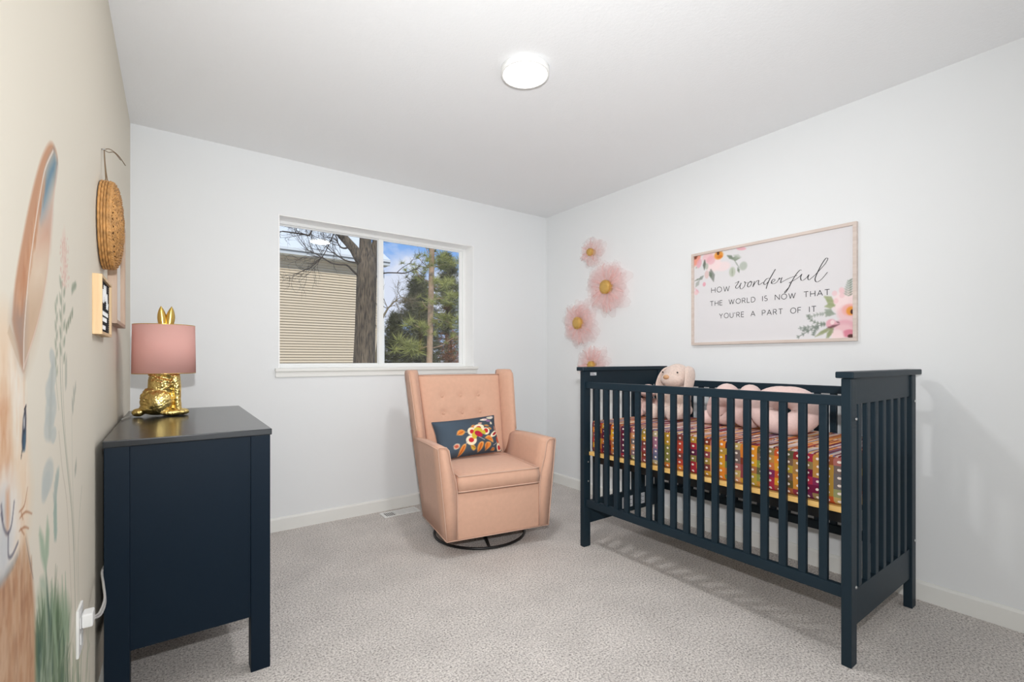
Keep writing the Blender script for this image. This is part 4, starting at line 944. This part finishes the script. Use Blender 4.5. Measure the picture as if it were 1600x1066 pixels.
for s in (-1, 1):
    a_ = side(s)
    bm = nb(); oa = lambda z: .325 + .052 * max(0, z - .10) / .53; pts = [(s * oa(z), -.3265, z) for z in np.linspace(ZB, .62, 9)] + [(s * (oa(.632) - .006), -.3265, .632), (s * (oa(.632) - .048), -.3265, .628), (s * (oa(.632) - .064), -.3265, .610), (s * .298, -.3265, .52), (s * .274, -.3265, .44), (s * .264, -.3265, .36), (s * .263, -.3265, .25), (s * .263, -.3265, ZB)]
    tube(bm, pts, .0032, 6); tube(bm, [(s * (oa(z0_) + .001), y0_, z0_) for y0_, z0_ in ((-.326, .620), (-.1, .616), (.1, .606), (.22, .597))], .0025, 6)
    mesh_obj('piping', bm, PIPE, a_, True)
# front panel and body
bm = nb(); box(bm, -.262, .262, -.322, .16, ZB, .36, .006); mesh_obj('seat_base', bm, PEACH, t, True)
bm = nb(); tube(bm, [(-.325, -.326, ZB + .001), (.325, -.326, ZB + .001)], .003, 6)
for s in (-1, 1): tube(bm, [(s * .326, -.326, ZB + .001), (s * .326, .18, ZB + .001)], .003, 6)
mesh_obj('hem_piping', bm, PIPE, t, True)
# cushion
def cushion(name, mat, parent, x0, x1, y0, y1, z0, z1, dome_, n_=16, pipe=True, M=None):
    bm = nb(); rows = []
    def inset(u): return 1 - abs(u) ** 8 * .02
    top, bot = [], []
    for i in range(n_ + 1):
        u = i / n_ * 2 - 1; rt, rb = [], []
        for j in range(n_ + 1):
            v = j / n_ * 2 - 1; d = dome_ * (1 - u ** 4) * (1 - v ** 4)
            x, y = x0 + (x1 - x0) * (u + 1) / 2, y0 + (y1 - y0) * (v + 1) / 2
            rt.append(bm.verts.new((x, y, z1 + d))); rb.append(bm.verts.new((x, y, z0 - d * .15)))
        top.append(rt); bot.append(rb)
    for i in range(n_):
        for j in range(n_):
            bm.faces.new((top[i][j], top[i + 1][j], top[i + 1][j + 1], top[i][j + 1])); bm.faces.new((bot[i][j], bot[i][j + 1], bot[i + 1][j + 1], bot[i + 1][j]))
    pt = [top[i][0] for i in range(n_)] + [top[n_][j] for j in range(n_)] + [top[i][n_] for i in range(n_, 0, -1)] + [top[0][j] for j in range(n_, 0, -1)]
    pb = [bot[i][0] for i in range(n_)] + [bot[n_][j] for j in range(n_)] + [bot[i][n_] for i in range(n_, 0, -1)] + [bot[0][j] for j in range(n_, 0, -1)]
    cx, cy = (x0 + x1) / 2, (y0 + y1) / 2; mid = []
    for a, b in zip(pt, pb):
        p = (a.co + b.co) / 2; q = Vector((p.x - cx, p.y - cy, 0)).normalized() * .008; mid.append(bm.verts.new(p + q))
    L_ = len(pt)
    for k in range(L_):
        bm.faces.new((pt[k], mid[k], mid[(k + 1) % L_], pt[(k + 1) % L_])); bm.faces.new((mid[k], pb[k], pb[(k + 1) % L_], mid[(k + 1) % L_]))
    bmesh.ops.recalc_face_normals(bm, faces=bm.faces[:]); tp, bp_ = [v.co.copy() for v in pt], [v.co.copy() for v in pb]
    o = mesh_obj(name, bm, mat, parent, True)
    if pipe:
        bm = nb(); tube(bm, tp, .0042, 6, closed=True); tube(bm, bp_, .0042, 6, closed=True); mesh_obj('piping', bm, PIPE, o, True)
    return o
cushion('seat_cushion', PEACH, t, -.256, .256, -.330, .165, .372, .460, .022)
# backrest: inner tufted panel + outer shell
BTN = [(x, z) for z in (.862, .745) for x in (-.150, -.015, .120)]
bm = nb(); nx, nz_ = 40, 44; fr, bk = [], []
def backy(z): return .195 + (.385 - .195) * (z - .40) / .63
for i in range(nz_ + 1):
    z = .36 + (1.008 - .36) * i / nz_; a, b = [], []
    hw = .262 + (.305 - .262) * (z - .36) / .66
    for j in range(nx + 1):
        u = j / nx * 2 - 1; x = u * hw; d = .020 * (1 - u ** 6) * (1 - max(0, (z - .955) / .055) ** 2 * .9)
        for bx, bz in BTN: d -= .016 * math.exp(-((x - bx) ** 2 + (z - bz) ** 2) / .0006)
        a.append(bm.verts.new((x, backy(z) - d, z))); b.append(bm.verts.new((x, ry(z) - .002, z)))
    fr.append(a); bk.append(b)
for i in range(nz_):
    for j in range(nx):
        bm.faces.new((fr[i][j], fr[i][j + 1], fr[i + 1][j + 1], fr[i + 1][j])); bm.faces.new((bk[i][j], bk[i + 1][j], bk[i + 1][j + 1], bk[i][j + 1]))
    for j in (0, nx): bm.faces.new((fr[i][j], fr[i + 1][j], bk[i + 1][j], bk[i][j]))
for i in (0, nz_):
    for j in range(nx): bm.faces.new((fr[i][j], fr[i][j + 1], bk[i][j + 1], bk[i][j]))
bmesh.ops.recalc_face_normals(bm, faces=bm.faces[:])
back = mesh_obj('backrest', bm, PEACH, t, True)
bm = nb(); tube(bm, [(-.305, backy(1.008) - .004, 1.009), (0, backy(1.008) - .006, 1.010), (.305, backy(1.008) - .004, 1.009)], .0035, 6); mesh_obj('piping', bm, PIPE, back, True)
for bx, bz in BTN[:6]: mesh_obj('button', ball(nb(), (bx, backy(bz) - .007, bz), (.011, .006, .011), u=16, v=10), PEACH, back, True)
boxo('outer_back', PEACH, t, -.262, .262, .150, .185, ZB, .40, .005)
# wings
def wing(s):
    bm = nb(); g = []
    for z in (.40, .55, .655, .70, .80, .90, .98, 1.020, 1.040, 1.046):
        yf = .187 + (z - .65) * .28 if z >= .65 else .187 + (z - .65) * .1
        if z > 1.0: yf += (z - 1.0) ** 1.0 * .35
        yr = ry(z); o_ = ox(z); f = max(0, min(1, (z - .4) / .6)); xi_r = .262 + .036 * f
        thf = .040; rd = 0 if z < 1.03 else (.005 if z < 1.043 else .015)
        row = [(s * (o_ - rd), yr - rd), (s * (o_ + .002 - rd), (yr + yf) / 2), (s * (o_ - .002 - rd), yf + .016), (s * (o_ - .010 - rd), yf + .003 + rd), (s * (o_ - .022), yf - .001 + rd), (s * (o_ - .036 + rd), yf + .004 + rd),
               (s * (o_ - .048 + rd), yf + .022 + rd), (s * ((o_ - .048) * .55 + xi_r * .45), yf * .55 + (yr - .03) * .45), (s * (xi_r + rd), yr - .028), (s * (xi_r + rd), yr - rd)]
        g.append([(x, y, z) for x, y in row])
    sheet(bm, g); return mesh_obj('wing', bm, PEACH, t, True)
for s in (-1, 1):
    wg = wing(s)
    bm = nb(); pts = []
    for z in (.62, .70, .80, .90, .98, 1.02):
        yf = .187 + (z - .65) * .28 + (max(0, z - 1.0) * .35); pts.append((s * (ox(z) - .002), yf + .014, z))
    tube(bm, pts, .003, 6); mesh_obj('piping', bm, PIPE, wg, True)
CH_LOC, CH_R = Vector((1.613, 2.596, 0)), math.radians(-10.1)

# ------------------------------------------------------------------ lumbar pillow
PWD, PHT = .445, .25
cp = Canvas(0, 1, 0, 1, 260, 160, (66, 76, 88))
A_ = np.array([[1180, 175], [-115, 690]], float); Ai = np.linalg.inv(A_)
def pz(x, y): u, v = Ai @ (np.array((x, y), float) - np.array((110, 215))); return (u, 1 - v)
def pl(L_): return [pz(*p) for p in L_]
OR1, OR2, CRM, RED, YEL, TEAL = (222, 132, 52), (236, 170, 96), (240, 226, 196), (176, 40, 52), (206, 182, 62), (88, 104, 118)
cp.poly([(-.1, -.1), (.52, -.1), (.35, 1.1), (-.1, 1.1)], (72, 86, 100), soft=.2)
def pleaf(pts, c=OR1, rim=OR2):
    q = pl(spline(pts + [pts[0]], 4)); cp.poly(q, rim, soft=.012); c0 = np.mean(np.array(q), 0); cp.poly([tuple(c0 + (np.array(p) - c0) * .72) for p in q], c, soft=.012)
    a = np.array(pl([pts[0]])[0]); b = np.array(pl([pts[len(pts) // 2]])[0]); cp.stroke([tuple(a * .85 + b * .15), tuple(a * .15 + b * .85)], .006, (170, 80, 40), soft=.008)
pleaf([(530, 500), (545, 430), (610, 400), (670, 425), (680, 460), (630, 505)]); pleaf([(620, 890), (615, 780), (650, 690), (700, 660), (720, 690), (700, 780), (660, 850)])
pleaf([(800, 680), (830, 750), (880, 785), (915, 750), (880, 700), (840, 670)], YEL); pleaf([(980, 820), (940, 750), (960, 660), (1010, 630), (1050, 660), (1030, 760)])
pleaf([(1060, 570), (1120, 520), (1190, 530), (1235, 590), (1245, 650), (1160, 610)]); pleaf([(1115, 795), (1075, 700), (1110, 640), (1190, 650), (1190, 720)])
pleaf([(1220, 790), (1240, 745), (1280, 745), (1290, 790)], (190, 120, 60)); pleaf([(490, 690), (530, 655), (590, 665), (600, 720), (550, 750), (510, 740)], (210, 110, 90), CRM)
pleaf([(780, 370), (810, 325), (860, 325), (840, 370)], (220, 150, 90)); pleaf([(1030, 330), (1090, 320), (1140, 345), (1090, 350)], (190, 160, 90)); pleaf([(1090, 390), (1150, 370), (1200, 390), (1180, 410)], (220, 170, 100))
for c_, r_ in (((940, 370), (100, 62)), ((800, 440), (72, 72)), ((1080, 440), (78, 66)), ((810, 600), (98, 88)), ((900, 450), (90, 80))):
    a = pz(*c_); cp.blob(a, (r_[0] / 1180 * 1.0, r_[1] / 690), CRM, soft=.15, alpha=1)
for c_, r_ in (((935, 375), (45, 32)), ((810, 445), (40, 38)), ((1085, 430), (42, 40)), ((810, 595), (48, 42))): cp.blob(pz(*c_), (r_[0] / 1180, r_[1] / 690), (196, 48, 50), soft=.2)
cp.blob(pz(930, 450), (90 / 1180, 85 / 690), YEL, soft=.2); cp.blob(pz(860, 520), (45 / 1180, 60 / 690), YEL, soft=.2); cp.blob(pz(940, 490), (62 / 1180, 62 / 690), (176, 34, 62), rot=.4, soft=.15); cp.blob(pz(1045, 460), (30 / 1180, 40 / 690), YEL, soft=.2)
for q in ([(690, 450), (740, 452)], [(720, 660), (740, 600)], [(950, 545), (1060, 600)], [(1260, 700), (1340, 650), (1345, 560)]): cp.stroke(pl(q), .006, (196, 190, 180), soft=.006)
cp.blob(pz(1280, 480), (62 / 1180, 80 / 690), CRM, rot=-.8, soft=.15); cp.blob(pz(1285, 480), (30 / 1180, 46 / 690), (170, 44, 50), rot=-.8, soft=.2); cp.blob(pz(1365, 600), (34 / 1180, 70 / 690), (196, 80, 50), soft=.2); cp.blob(pz(1400, 730), (60 / 1180, 80 / 690), CRM, soft=.15); cp.blob(pz(1400, 735), (34 / 1180, 42 / 690), (190, 40, 50), soft=.2)
for c_, r_, col in (((1050, 215), (60, 26), (232, 200, 196)), ((1170, 170), (70, 30), CRM), ((1130, 240), (50, 24), (150, 110, 150)), ((1190, 285), (26, 28), CRM), ((1000, 220), (40, 16), CRM), ((960, 290), (40, 16), (220, 170, 150)), ((1220, 150), (40, 26), (226, 206, 200)), ((1290, 380), (20, 50), (220, 150, 120))):
    cp.blob(pz(*c_), (r_[0] / 1180, r_[1] / 690), col, soft=.4, alpha=.9)
# shape: u along width, v up; front (-y) face patterned, rear plain
n1, n2 = cp.U.shape; uu, vv = cp.U, cp.V
fu, fv = uu * 2 - 1, vv * 2 - 1
pin = 1 - .05 * (1 - fu ** 2) * np.abs(fv) ** 3; pin2 = 1 - .07 * (1 - fv ** 2) * np.abs(fu) ** 3
Xp = fu * PWD / 2 * pin2; Zp = fv * PHT / 2 * pin; Yp = .066 * ((1 - fu ** 4) * (1 - fv ** 4)) ** .55
rngp = .002 * np.sin(fu * 9 + fv * 4)
pil = thing('lumbar_pillow', 'dark blue lumbar pillow with red and orange embroidered flowers on the peach armchair', 'pillow',
            CH_LOC + Matrix.Rotation(CH_R, 3, 'Z') @ Vector((-.054, .085, .606)), CH_R)
pil.rotation_euler = (math.radians(-22), math.radians(-3.0), CH_R + math.radians(2))
fp = grid_obj('front_cover', np.stack([Xp, -Yp - rngp, Zp], -1), cp.c, M_paint('pillow_print', .85), pil)
Y2 = Yp * .75; rp = grid_obj('back_cover', np.stack([Xp, Y2, Zp], -1)[::4, ::-4], None, M_plain('pillow_back', (206, 170, 130), .9), pil)
bm = nb(); ed = [(Xp[0, j], 0, Zp[0, j]) for j in range(0, n2, 8)] + [(Xp[i, -1], 0, Zp[i, -1]) for i in range(0, n1, 8)] + [(Xp[-1, j], 0, Zp[-1, j]) for j in range(n2 - 1, 0, -8)] + [(Xp[i, 0], 0, Zp[i, 0]) for i in range(n1 - 1, 0, -8)]
tube(bm, ed, .0028, 6, closed=True); mesh_obj('piping', bm, M_plain('pillow_piping', (80, 84, 92), .8, var=.4, vscale=60), pil, True)

# ------------------------------------------------------------------ outdoors
struct(boxo('ground', M_plain('lawn', (120, 112, 80), .95, var=.2, vscale=.5), None, -40, 90, YB + .4, 120, -1.2, -1.0))
HYW = 16.5
struct(boxo('bounce_slab', M_plain('bounce_slab_pale', (214, 210, 202), .9), None, -4, 9, YB + .45, 9.5, -1.0, -.96))  # unseen pale slab, added to bounce sunlight up into the window reveal
hx1 = on_y(599, 500, HYW)[0]; ez = on_y(560, 404, HYW - .45)[1] - .22
h = thing('neighbour_house', 'beige sided neighbouring house with a white roof seen through the left pane', 'house', (0, HYW, -1.0))
bm = nb(); pitch = .088; nrow = int((ez + 1.2) / pitch)
for k in range(nrow):
    z = k * pitch; P_ = [(-8, 0, z), (hx1, 0, z), (hx1, .0, z), (hx1, .014, z + pitch), (-8, .014, z + pitch)]
    v = [bm.verts.new(p) for p in ((-8, -.034, z), (hx1, -.034, z), (hx1, .006, z + pitch), (-8, .006, z + pitch))]; bm.faces.new(v)
    v2 = [bm.verts.new(p) for p in ((-8, .006, z), (hx1, .006, z), (hx1, -.034, z), (-8, -.034, z))]; bm.faces.new(v2)
mesh_obj('siding', bm, M_plain('beige_siding', (214, 198, 170), .7), h)
boxo('house_body', M_plain('beige_body', (200, 186, 158), .8), h, -8, hx1 - .01, .03, 8, 0, ez + 1.2)
boxo('corner_trim', TRIM, h, hx1 - .06, hx1 + .03, -.03, .10, 0, ez + 1.0)
boxo('soffit', M_plain('soffit_white', (246, 246, 244), .6), h, -8.4, hx1 + .08, -.38, .04, ez + 1.12, ez + 1.20)
boxo('fascia', M_plain('fascia_grey', (206, 210, 208), .6), h, -8.4, hx1 + .08, -.44, -.38, ez + 1.10, ez + 1.2)
boxo('gutter_edge', M_plain('gutter_dark', (96, 98, 96), .6), h, -8.4, hx1 + .08, -.47, -.36, ez + 1.2, ez + 1.225)
bm = nb(); e0 = ez + 1.226; v = [(-8.4, -.46, e0), (hx1 + .08, -.46, e0), (hx1 - 1.0, 4, e0 + 3.2), (-8.4, 4, e0 + 3.2)]
sheet(bm, [[(x, y, z) for x, y, z in v], [(x, y, z + .08) for x, y, z in v]]); mesh_obj('roof', bm, M_plain('pale_roof', (214, 218, 216), .7), h)
boxo('downspout', TRIM, h, hx1 - .14, hx1 - .06, -.10, -.03, .1, ez + .98)

BARK = M_plain('grey_brown_bark', (92, 80, 64), .95, bump=1.0, bscale=14, var=.35, vscale=10)
m, nt, b = nodes('ridged_bark'); tcn = N(nt, 'ShaderNodeTexCoord'); mpn = N(nt, 'ShaderNodeMapping'); mpn.inputs['Scale'].default_value = (55, 55, 7); nt.links.new(tcn.outputs['Object'], mpn.inputs[0])
zz = N(nt, 'ShaderNodeTexNoise'); zz.inputs['Scale'].default_value = 1; zz.inputs['Detail'].default_value = 6; nt.links.new(mpn.outputs[0], zz.inputs['Vector'])
rr_ = N(nt, 'ShaderNodeValToRGB'); rr_.color_ramp.elements[0].position = .35; rr_.color_ramp.elements[0].color = lin((62, 54, 44)); rr_.color_ramp.elements[1].position = .65; rr_.color_ramp.elements[1].color = lin((128, 112, 90)); nt.links.new(zz.outputs['Fac'], rr_.inputs[0]); nt.links.new(rr_.outputs[0], b.inputs['Base Color'])
bb = N(nt, 'ShaderNodeBump'); bb.inputs['Strength'].default_value = 1; bb.inputs['Distance'].default_value = .03; nt.links.new(zz.outputs['Fac'], bb.inputs['Height']); nt.links.new(bb.outputs[0], b.inputs['Normal']); b.inputs['Roughness'].default_value = .95
RBARK = m
TANB = M_plain('tan_bark', (168, 140, 112), .95, bump=1.0, bscale=20, var=.25, vscale=9)
def at(px, py, Y): x, z = on_y(px, py, Y); return Vector((x, Y, z))
YT = 7.2
def pxr(wpx, Y, px=570): x, y = ray(px); return wpx / 2 * (Y / y) / F
tr = thing('bare_tree', 'large bare leafless tree with a forked trunk in front of the beige house', 'tree', (at(570, 566, YT).x, YT, -1.0))
o0 = Vector((at(570, 566, YT).x, YT, -1.0))
def rel(L_, o): return [tuple(Vector(p) - o) for p in L_]
def limb(bm, pts, wpx, Y, n=12, jit=0):
    P_ = [at(p[0], p[1], Y + (p[2] if len(p) > 2 else 0)) for p in pts]; W_ = [pxr(w_, Y, 570) for w_ in wpx]
    tube(bm, rel(P_, o0), W_, n)
bm = nb()
limb(bm, [(566, 780), (568, 640), (569, 566), (570.5, 520), (572, 470), (573, 430), (572.5, 405), (571, 388), (571, 368), (571, 330), (573, 290)], [44, 36, 33, 31, 30.5, 30, 27, 19, 17.5, 16, 13], YT, 16)
limb(bm, [(574, 450), (578, 425), (582, 405), (585, 388), (590, 360), (596, 320)], [20, 21, 15, 11, 9, 7], YT, 12)
limb(bm, [(567, 412), (560, 400), (552, 388), (543, 378), (534, 368), (520, 352), (500, 330)], [18, 17, 14, 13, 12.5, 11, 8], YT, 12)
mesh_obj('trunk', bm, RBARK, tr, True)
bm = nb(); r2 = random.Random(11)
def twig(bm, p, d, L, w, depth, col=None):
    q = [Vector(p)]; dd = Vector(d).normalized(); n_ = 5
    for i in range(n_):
        dd = (dd + Vector((r2.uniform(-.28, .28), r2.uniform(-.2, .2), r2.uniform(-.25, .28)))).normalized(); q.append(q[-1] + dd * L / n_)
    tube(bm, [tuple(v) for v in q], [w * (1 - .75 * i / n_) for i in range(n_ + 1)], 4)
    if depth:
        for i in range(1, n_ + 1):
            for _ in range(1 if depth > 1 else 1):
                nd = (dd + Vector((r2.uniform(-1, 1), r2.uniform(-.5, .5), r2.uniform(-.8, 1)))).normalized(); twig(bm, q[i], nd, L * r2.uniform(.4, .65), w * .5, depth - 1)
def branch(pts, wpx, ends=4, L=.5):
    P_ = [at(p[0], p[1], YT + (p[2] if len(p) > 2 else 0)) for p in pts]
    P_ = [Vector(v) for v in spline(P_, 3)]; W_ = list(np.interp(np.linspace(0, 1, len(P_)), np.linspace(0, 1, len(wpx)), [pxr(w_, YT) for w_ in wpx]))
    tube(bm, rel(P_, o0), W_, 6)
    for k in range(ends):
        i = r2.randint(len(P_) // 3, len(P_) - 1); d = (P_[i] - P_[i - 1]).normalized() + Vector((r2.uniform(-.9, .5), r2.uniform(-.3, .3), r2.uniform(-.8, .8)))
        twig(bm, P_[i] - o0, d, L * r2.uniform(.5, 1), pxr(1.1, YT), 2)
branch([(562, 434), (552, 424), (542, 414.5), (530, 413.5), (518, 411), (506, 404), (494, 397), (484, 392), (476, 390)], [3.2, 3, 2.6, 2.2, 2.2, 1.8, 1.2, .8, .6], 6, .5)
branch([(562, 411), (552, 410), (540, 407), (528, 400), (518, 393), (512, 387)], [3, 2.6, 2.2, 1.8, 1.4, .8], 5, .45)
branch([(548, 384), (540, 388), (532, 386), (527, 378), (522, 372), (515, 372)], [4, 3, 2.2, 1.6, 1.2, .8], 6, .4)
branch([(560, 300), (520, 345), (492, 352), (484, 367), (474, 366), (456, 363.5), (441, 361.5)], [5, 4, 3, 2.6, 2.4, 2.2, 1.8], 6, .45)
branch([(540, 330), (524, 360), (515, 380), (506, 398), (498, 408), (486, 418)], [3, 2, 1.6, 1.2, 1, .6], 7, .5)
branch([(576, 404), (581, 398), (587, 388), (583, 376)], [3, 2.6, 2, 1.4], 5, .3)
branch([(584, 434), (600, 427), (618, 426.5), (632, 427), (644, 423), (652, 420)], [3, 2.4, 2.0, 2.2, 1.8, 1.0], 3, .28)
branch([(620, 426.5), (628, 419), (638, 413), (643, 411)], [1.2, 1.2, 1, .6], 1, .2)
branch([(583, 430), (590, 433), (584, 434)], [2.2, 2, 1.6], 1, .1)
branch([(581, 500), (586, 505), (588, 512)], [1.6, 1.2, .6], 0, .1)
mesh_obj('branches', bm, M_plain('dark_twig', (66, 56, 46), .95), tr, True)

# pine with tan trunk
def pine_tuft(bm, c, r, n_, rr):
    for _ in range(n_):
        a, e_ = rr.uniform(0, 2 * PI), rr.uniform(-.6, 1.2); d = Vector((math.cos(a) * math.cos(e_), math.sin(a) * math.cos(e_) * .8, math.sin(e_))); L = r * rr.uniform(.6, 1.1)
        s = d.cross(Vector((rr.uniform(-1, 1), rr.uniform(-1, 1), rr.uniform(-1, 1)))).normalized() * r * .028
        v = [bm.verts.new(c - s), bm.verts.new(c + s), bm.verts.new(c + d * L)]; bm.faces.new(v)
NEED = M_plain('pine_needles', (150, 152, 84), .8, var=.35, vscale=3)
NEED2 = M_plain('dark_pine_needles', (92, 92, 60), .85, var=.4, vscale=2.5)
NEED3 = M_plain('blue_green_needles', (112, 122, 84), .85, var=.3, vscale=2.5)
RUST = M_plain('rusty_leaves', (140, 92, 60), .9, var=.3, vscale=4)
YP = 11.0
r3 = random.Random(3)
o1 = Vector((at(672, 566, YP).x, YP, -1.0))
tp_ = thing('tan_pine_tree', 'tall pine with a straight tan trunk and long yellow green needles', 'tree', o1)
bm = nb(); PT = [at(670, 700, YP), at(671, 620, YP), at(671, 566, YP), at(672.5, 500, YP), at(674, 440, YP), at(675, 390, YP), at(676, 340, YP), at(677, 280, YP)]
tube(bm, rel(PT, o1), [pxr(w_, YP, 672) for w_ in (13, 11, 9.6, 9, 8.6, 8, 7.4, 6)], 12)
mesh_obj('trunk', bm, TANB, tp_, True)
bm = nb(); tf = nb()
def pbranch(pts, w0, tufts, rad, up=True):
    P_ = [Vector(v) for v in spline([at(p[0], p[1], YP + (p[2] if len(p) > 2 else 0)) for p in pts], 3)]
    tube(bm, rel(P_, o1), list(np.linspace(pxr(w0, YP), pxr(.8, YP), len(P_))), 5)
    for k in range(tufts):
        i = r3.randint(len(P_) // 3, len(P_) - 1); c = P_[i] - o1 + Vector((r3.uniform(-.2, .2), r3.uniform(-.3, .3), r3.uniform(-.12, .16)))
        pine_tuft(tf, c, rad * r3.uniform(.7, 1.1), 46, r3)
for a in (([(673, 440), (660, 436), (650, 425), (645, 418)], 2, 10, .22), ([(674, 420), (662, 412), (655, 404)], 1.6, 8, .24), ([(674, 400), (668, 394), (662, 380), (652, 386)], 1.4, 0, .2),
          ([(672, 540), (655, 545), (640, 545), (632, 542)], 2, 14, .34), ([(672, 520), (655, 512), (648, 508)], 1.6, 10, .26), ([(671, 545), (690, 540), (705, 530), (716, 526)], 1.6, 4, .2),
          ([(674, 470), (690, 466), (705, 470)], 1.8, 16, .3), ([(674, 450), (690, 448), (704, 444)], 1.8, 16, .3), ([(675, 420), (690, 414), (704, 412)], 1.8, 16, .32), ([(674, 500), (690, 500), (706, 506)], 1.6, 14, .3),
          ([(674, 485), (664, 478), (660, 470)], 1.2, 6, .2), ([(671, 515), (668, 522), (676, 526)], 1, 6, .2), ([(675, 400), (684, 396), (692, 402)], 1.2, 5, .25)):
    pbranch(*a)
mesh_obj('branches', bm, TANB, tp_, True); mesh_obj('needles', tf, NEED, tp_)
def evergreen(label, px, ptop, Y, Wpx, mat, seed, dens=900, name='evergreen_tree', rad=.34, whorls=26):
    rr = random.Random(seed); base = Vector((at(px, 566, Y).x, Y, -1.0)); t_ = thing(name, label, 'tree', base)
    H = at(px, ptop, Y).z + 1.0; Rr = pxr(Wpx, Y, px)
    tb = nb(); tube(tb, [(0, 0, 0), (.05, 0, H * .5), (0, 0, H * .97)], [Rr * .05 + .08, Rr * .03 + .05, .02], 8); f = nb(); per = max(3, dens // (whorls * 5))
    for k in range(whorls):
        z = H * (.06 + .90 * k / whorls)
        for q in range(5):
            a = rr.uniform(0, 2 * PI); R_ = Rr * max(.10, (1 - (z / H) ** 1.25)) * rr.uniform(.55, 1.12); up = rr.uniform(.05, .35) * R_ * .6
            e = Vector((R_ * math.cos(a), R_ * math.sin(a), z + up)); m_ = Vector((R_ * .5 * math.cos(a), R_ * .5 * math.sin(a), z + up * .2))
            tube(tb, [(0, 0, z), tuple(m_), tuple(e)], [.05, .03, .01], 4)
            for _ in range(per):
                u = rr.uniform(.15, 1.0) ** .7; p = (Vector((0, 0, z)) * (1 - u) + e * u) + Vector((rr.gauss(0, .18), rr.gauss(0, .18), rr.gauss(0, .14)))
                if p.z < H: pine_tuft(f, p, rad * rr.uniform(.6, 1.2), 16, rr)
    mesh_obj('trunk', tb, DBARK, t_); mesh_obj('foliage', f, mat, t_)
DBARK = M_plain('dark_bark', (84, 70, 56), .95)
evergreen('broad dark evergreen left of the tan pine trunk', 652, 428, 17.5, 96, NEED2, 5, 2600)
evergreen('tall dark evergreen just right of the tan pine trunk', 698, 386, 26, 120, NEED2, 8, 2600)
evergreen('blue green evergreen cut by the right edge of the window', 733, 380, 20, 80, NEED3, 9, 1500)
evergreen('low dark evergreen at the left edge of the right pane', 618, 486, 25, 90, NEED2, 12, 1600)
evergreen('rust brown leafed small tree at the lower right of the window', 704, 518, 13, 44, RUST, 14, 420, 'small_tree', .16, 14)
tb_ = thing('bare_sapling', 'small bare sapling against the sky beside the window mullion', 'tree', (at(590, 566, 13).x, 13, -1.0)); o2 = Vector(tb_.location)
bm = nb(); r2 = random.Random(21); Pq = [at(585, 640, 13), at(588, 560, 13), at(596, 500, 13), at(606, 482, 13), at(618, 470, 13), at(626, 464, 13)]
tube(bm, rel(Pq, o2), [.06, .05, .035, .025, .015, .006], 6)
for k in range(3, 6):
    for _ in range(4): twig(bm, Pq[k] - o2, (r2.uniform(-.6, 1), 0, r2.uniform(-.2, 1)), .45, .012, 2)
mesh_obj('branches', bm, M_plain('pale_twig', (120, 108, 84), .95), tb_, True)
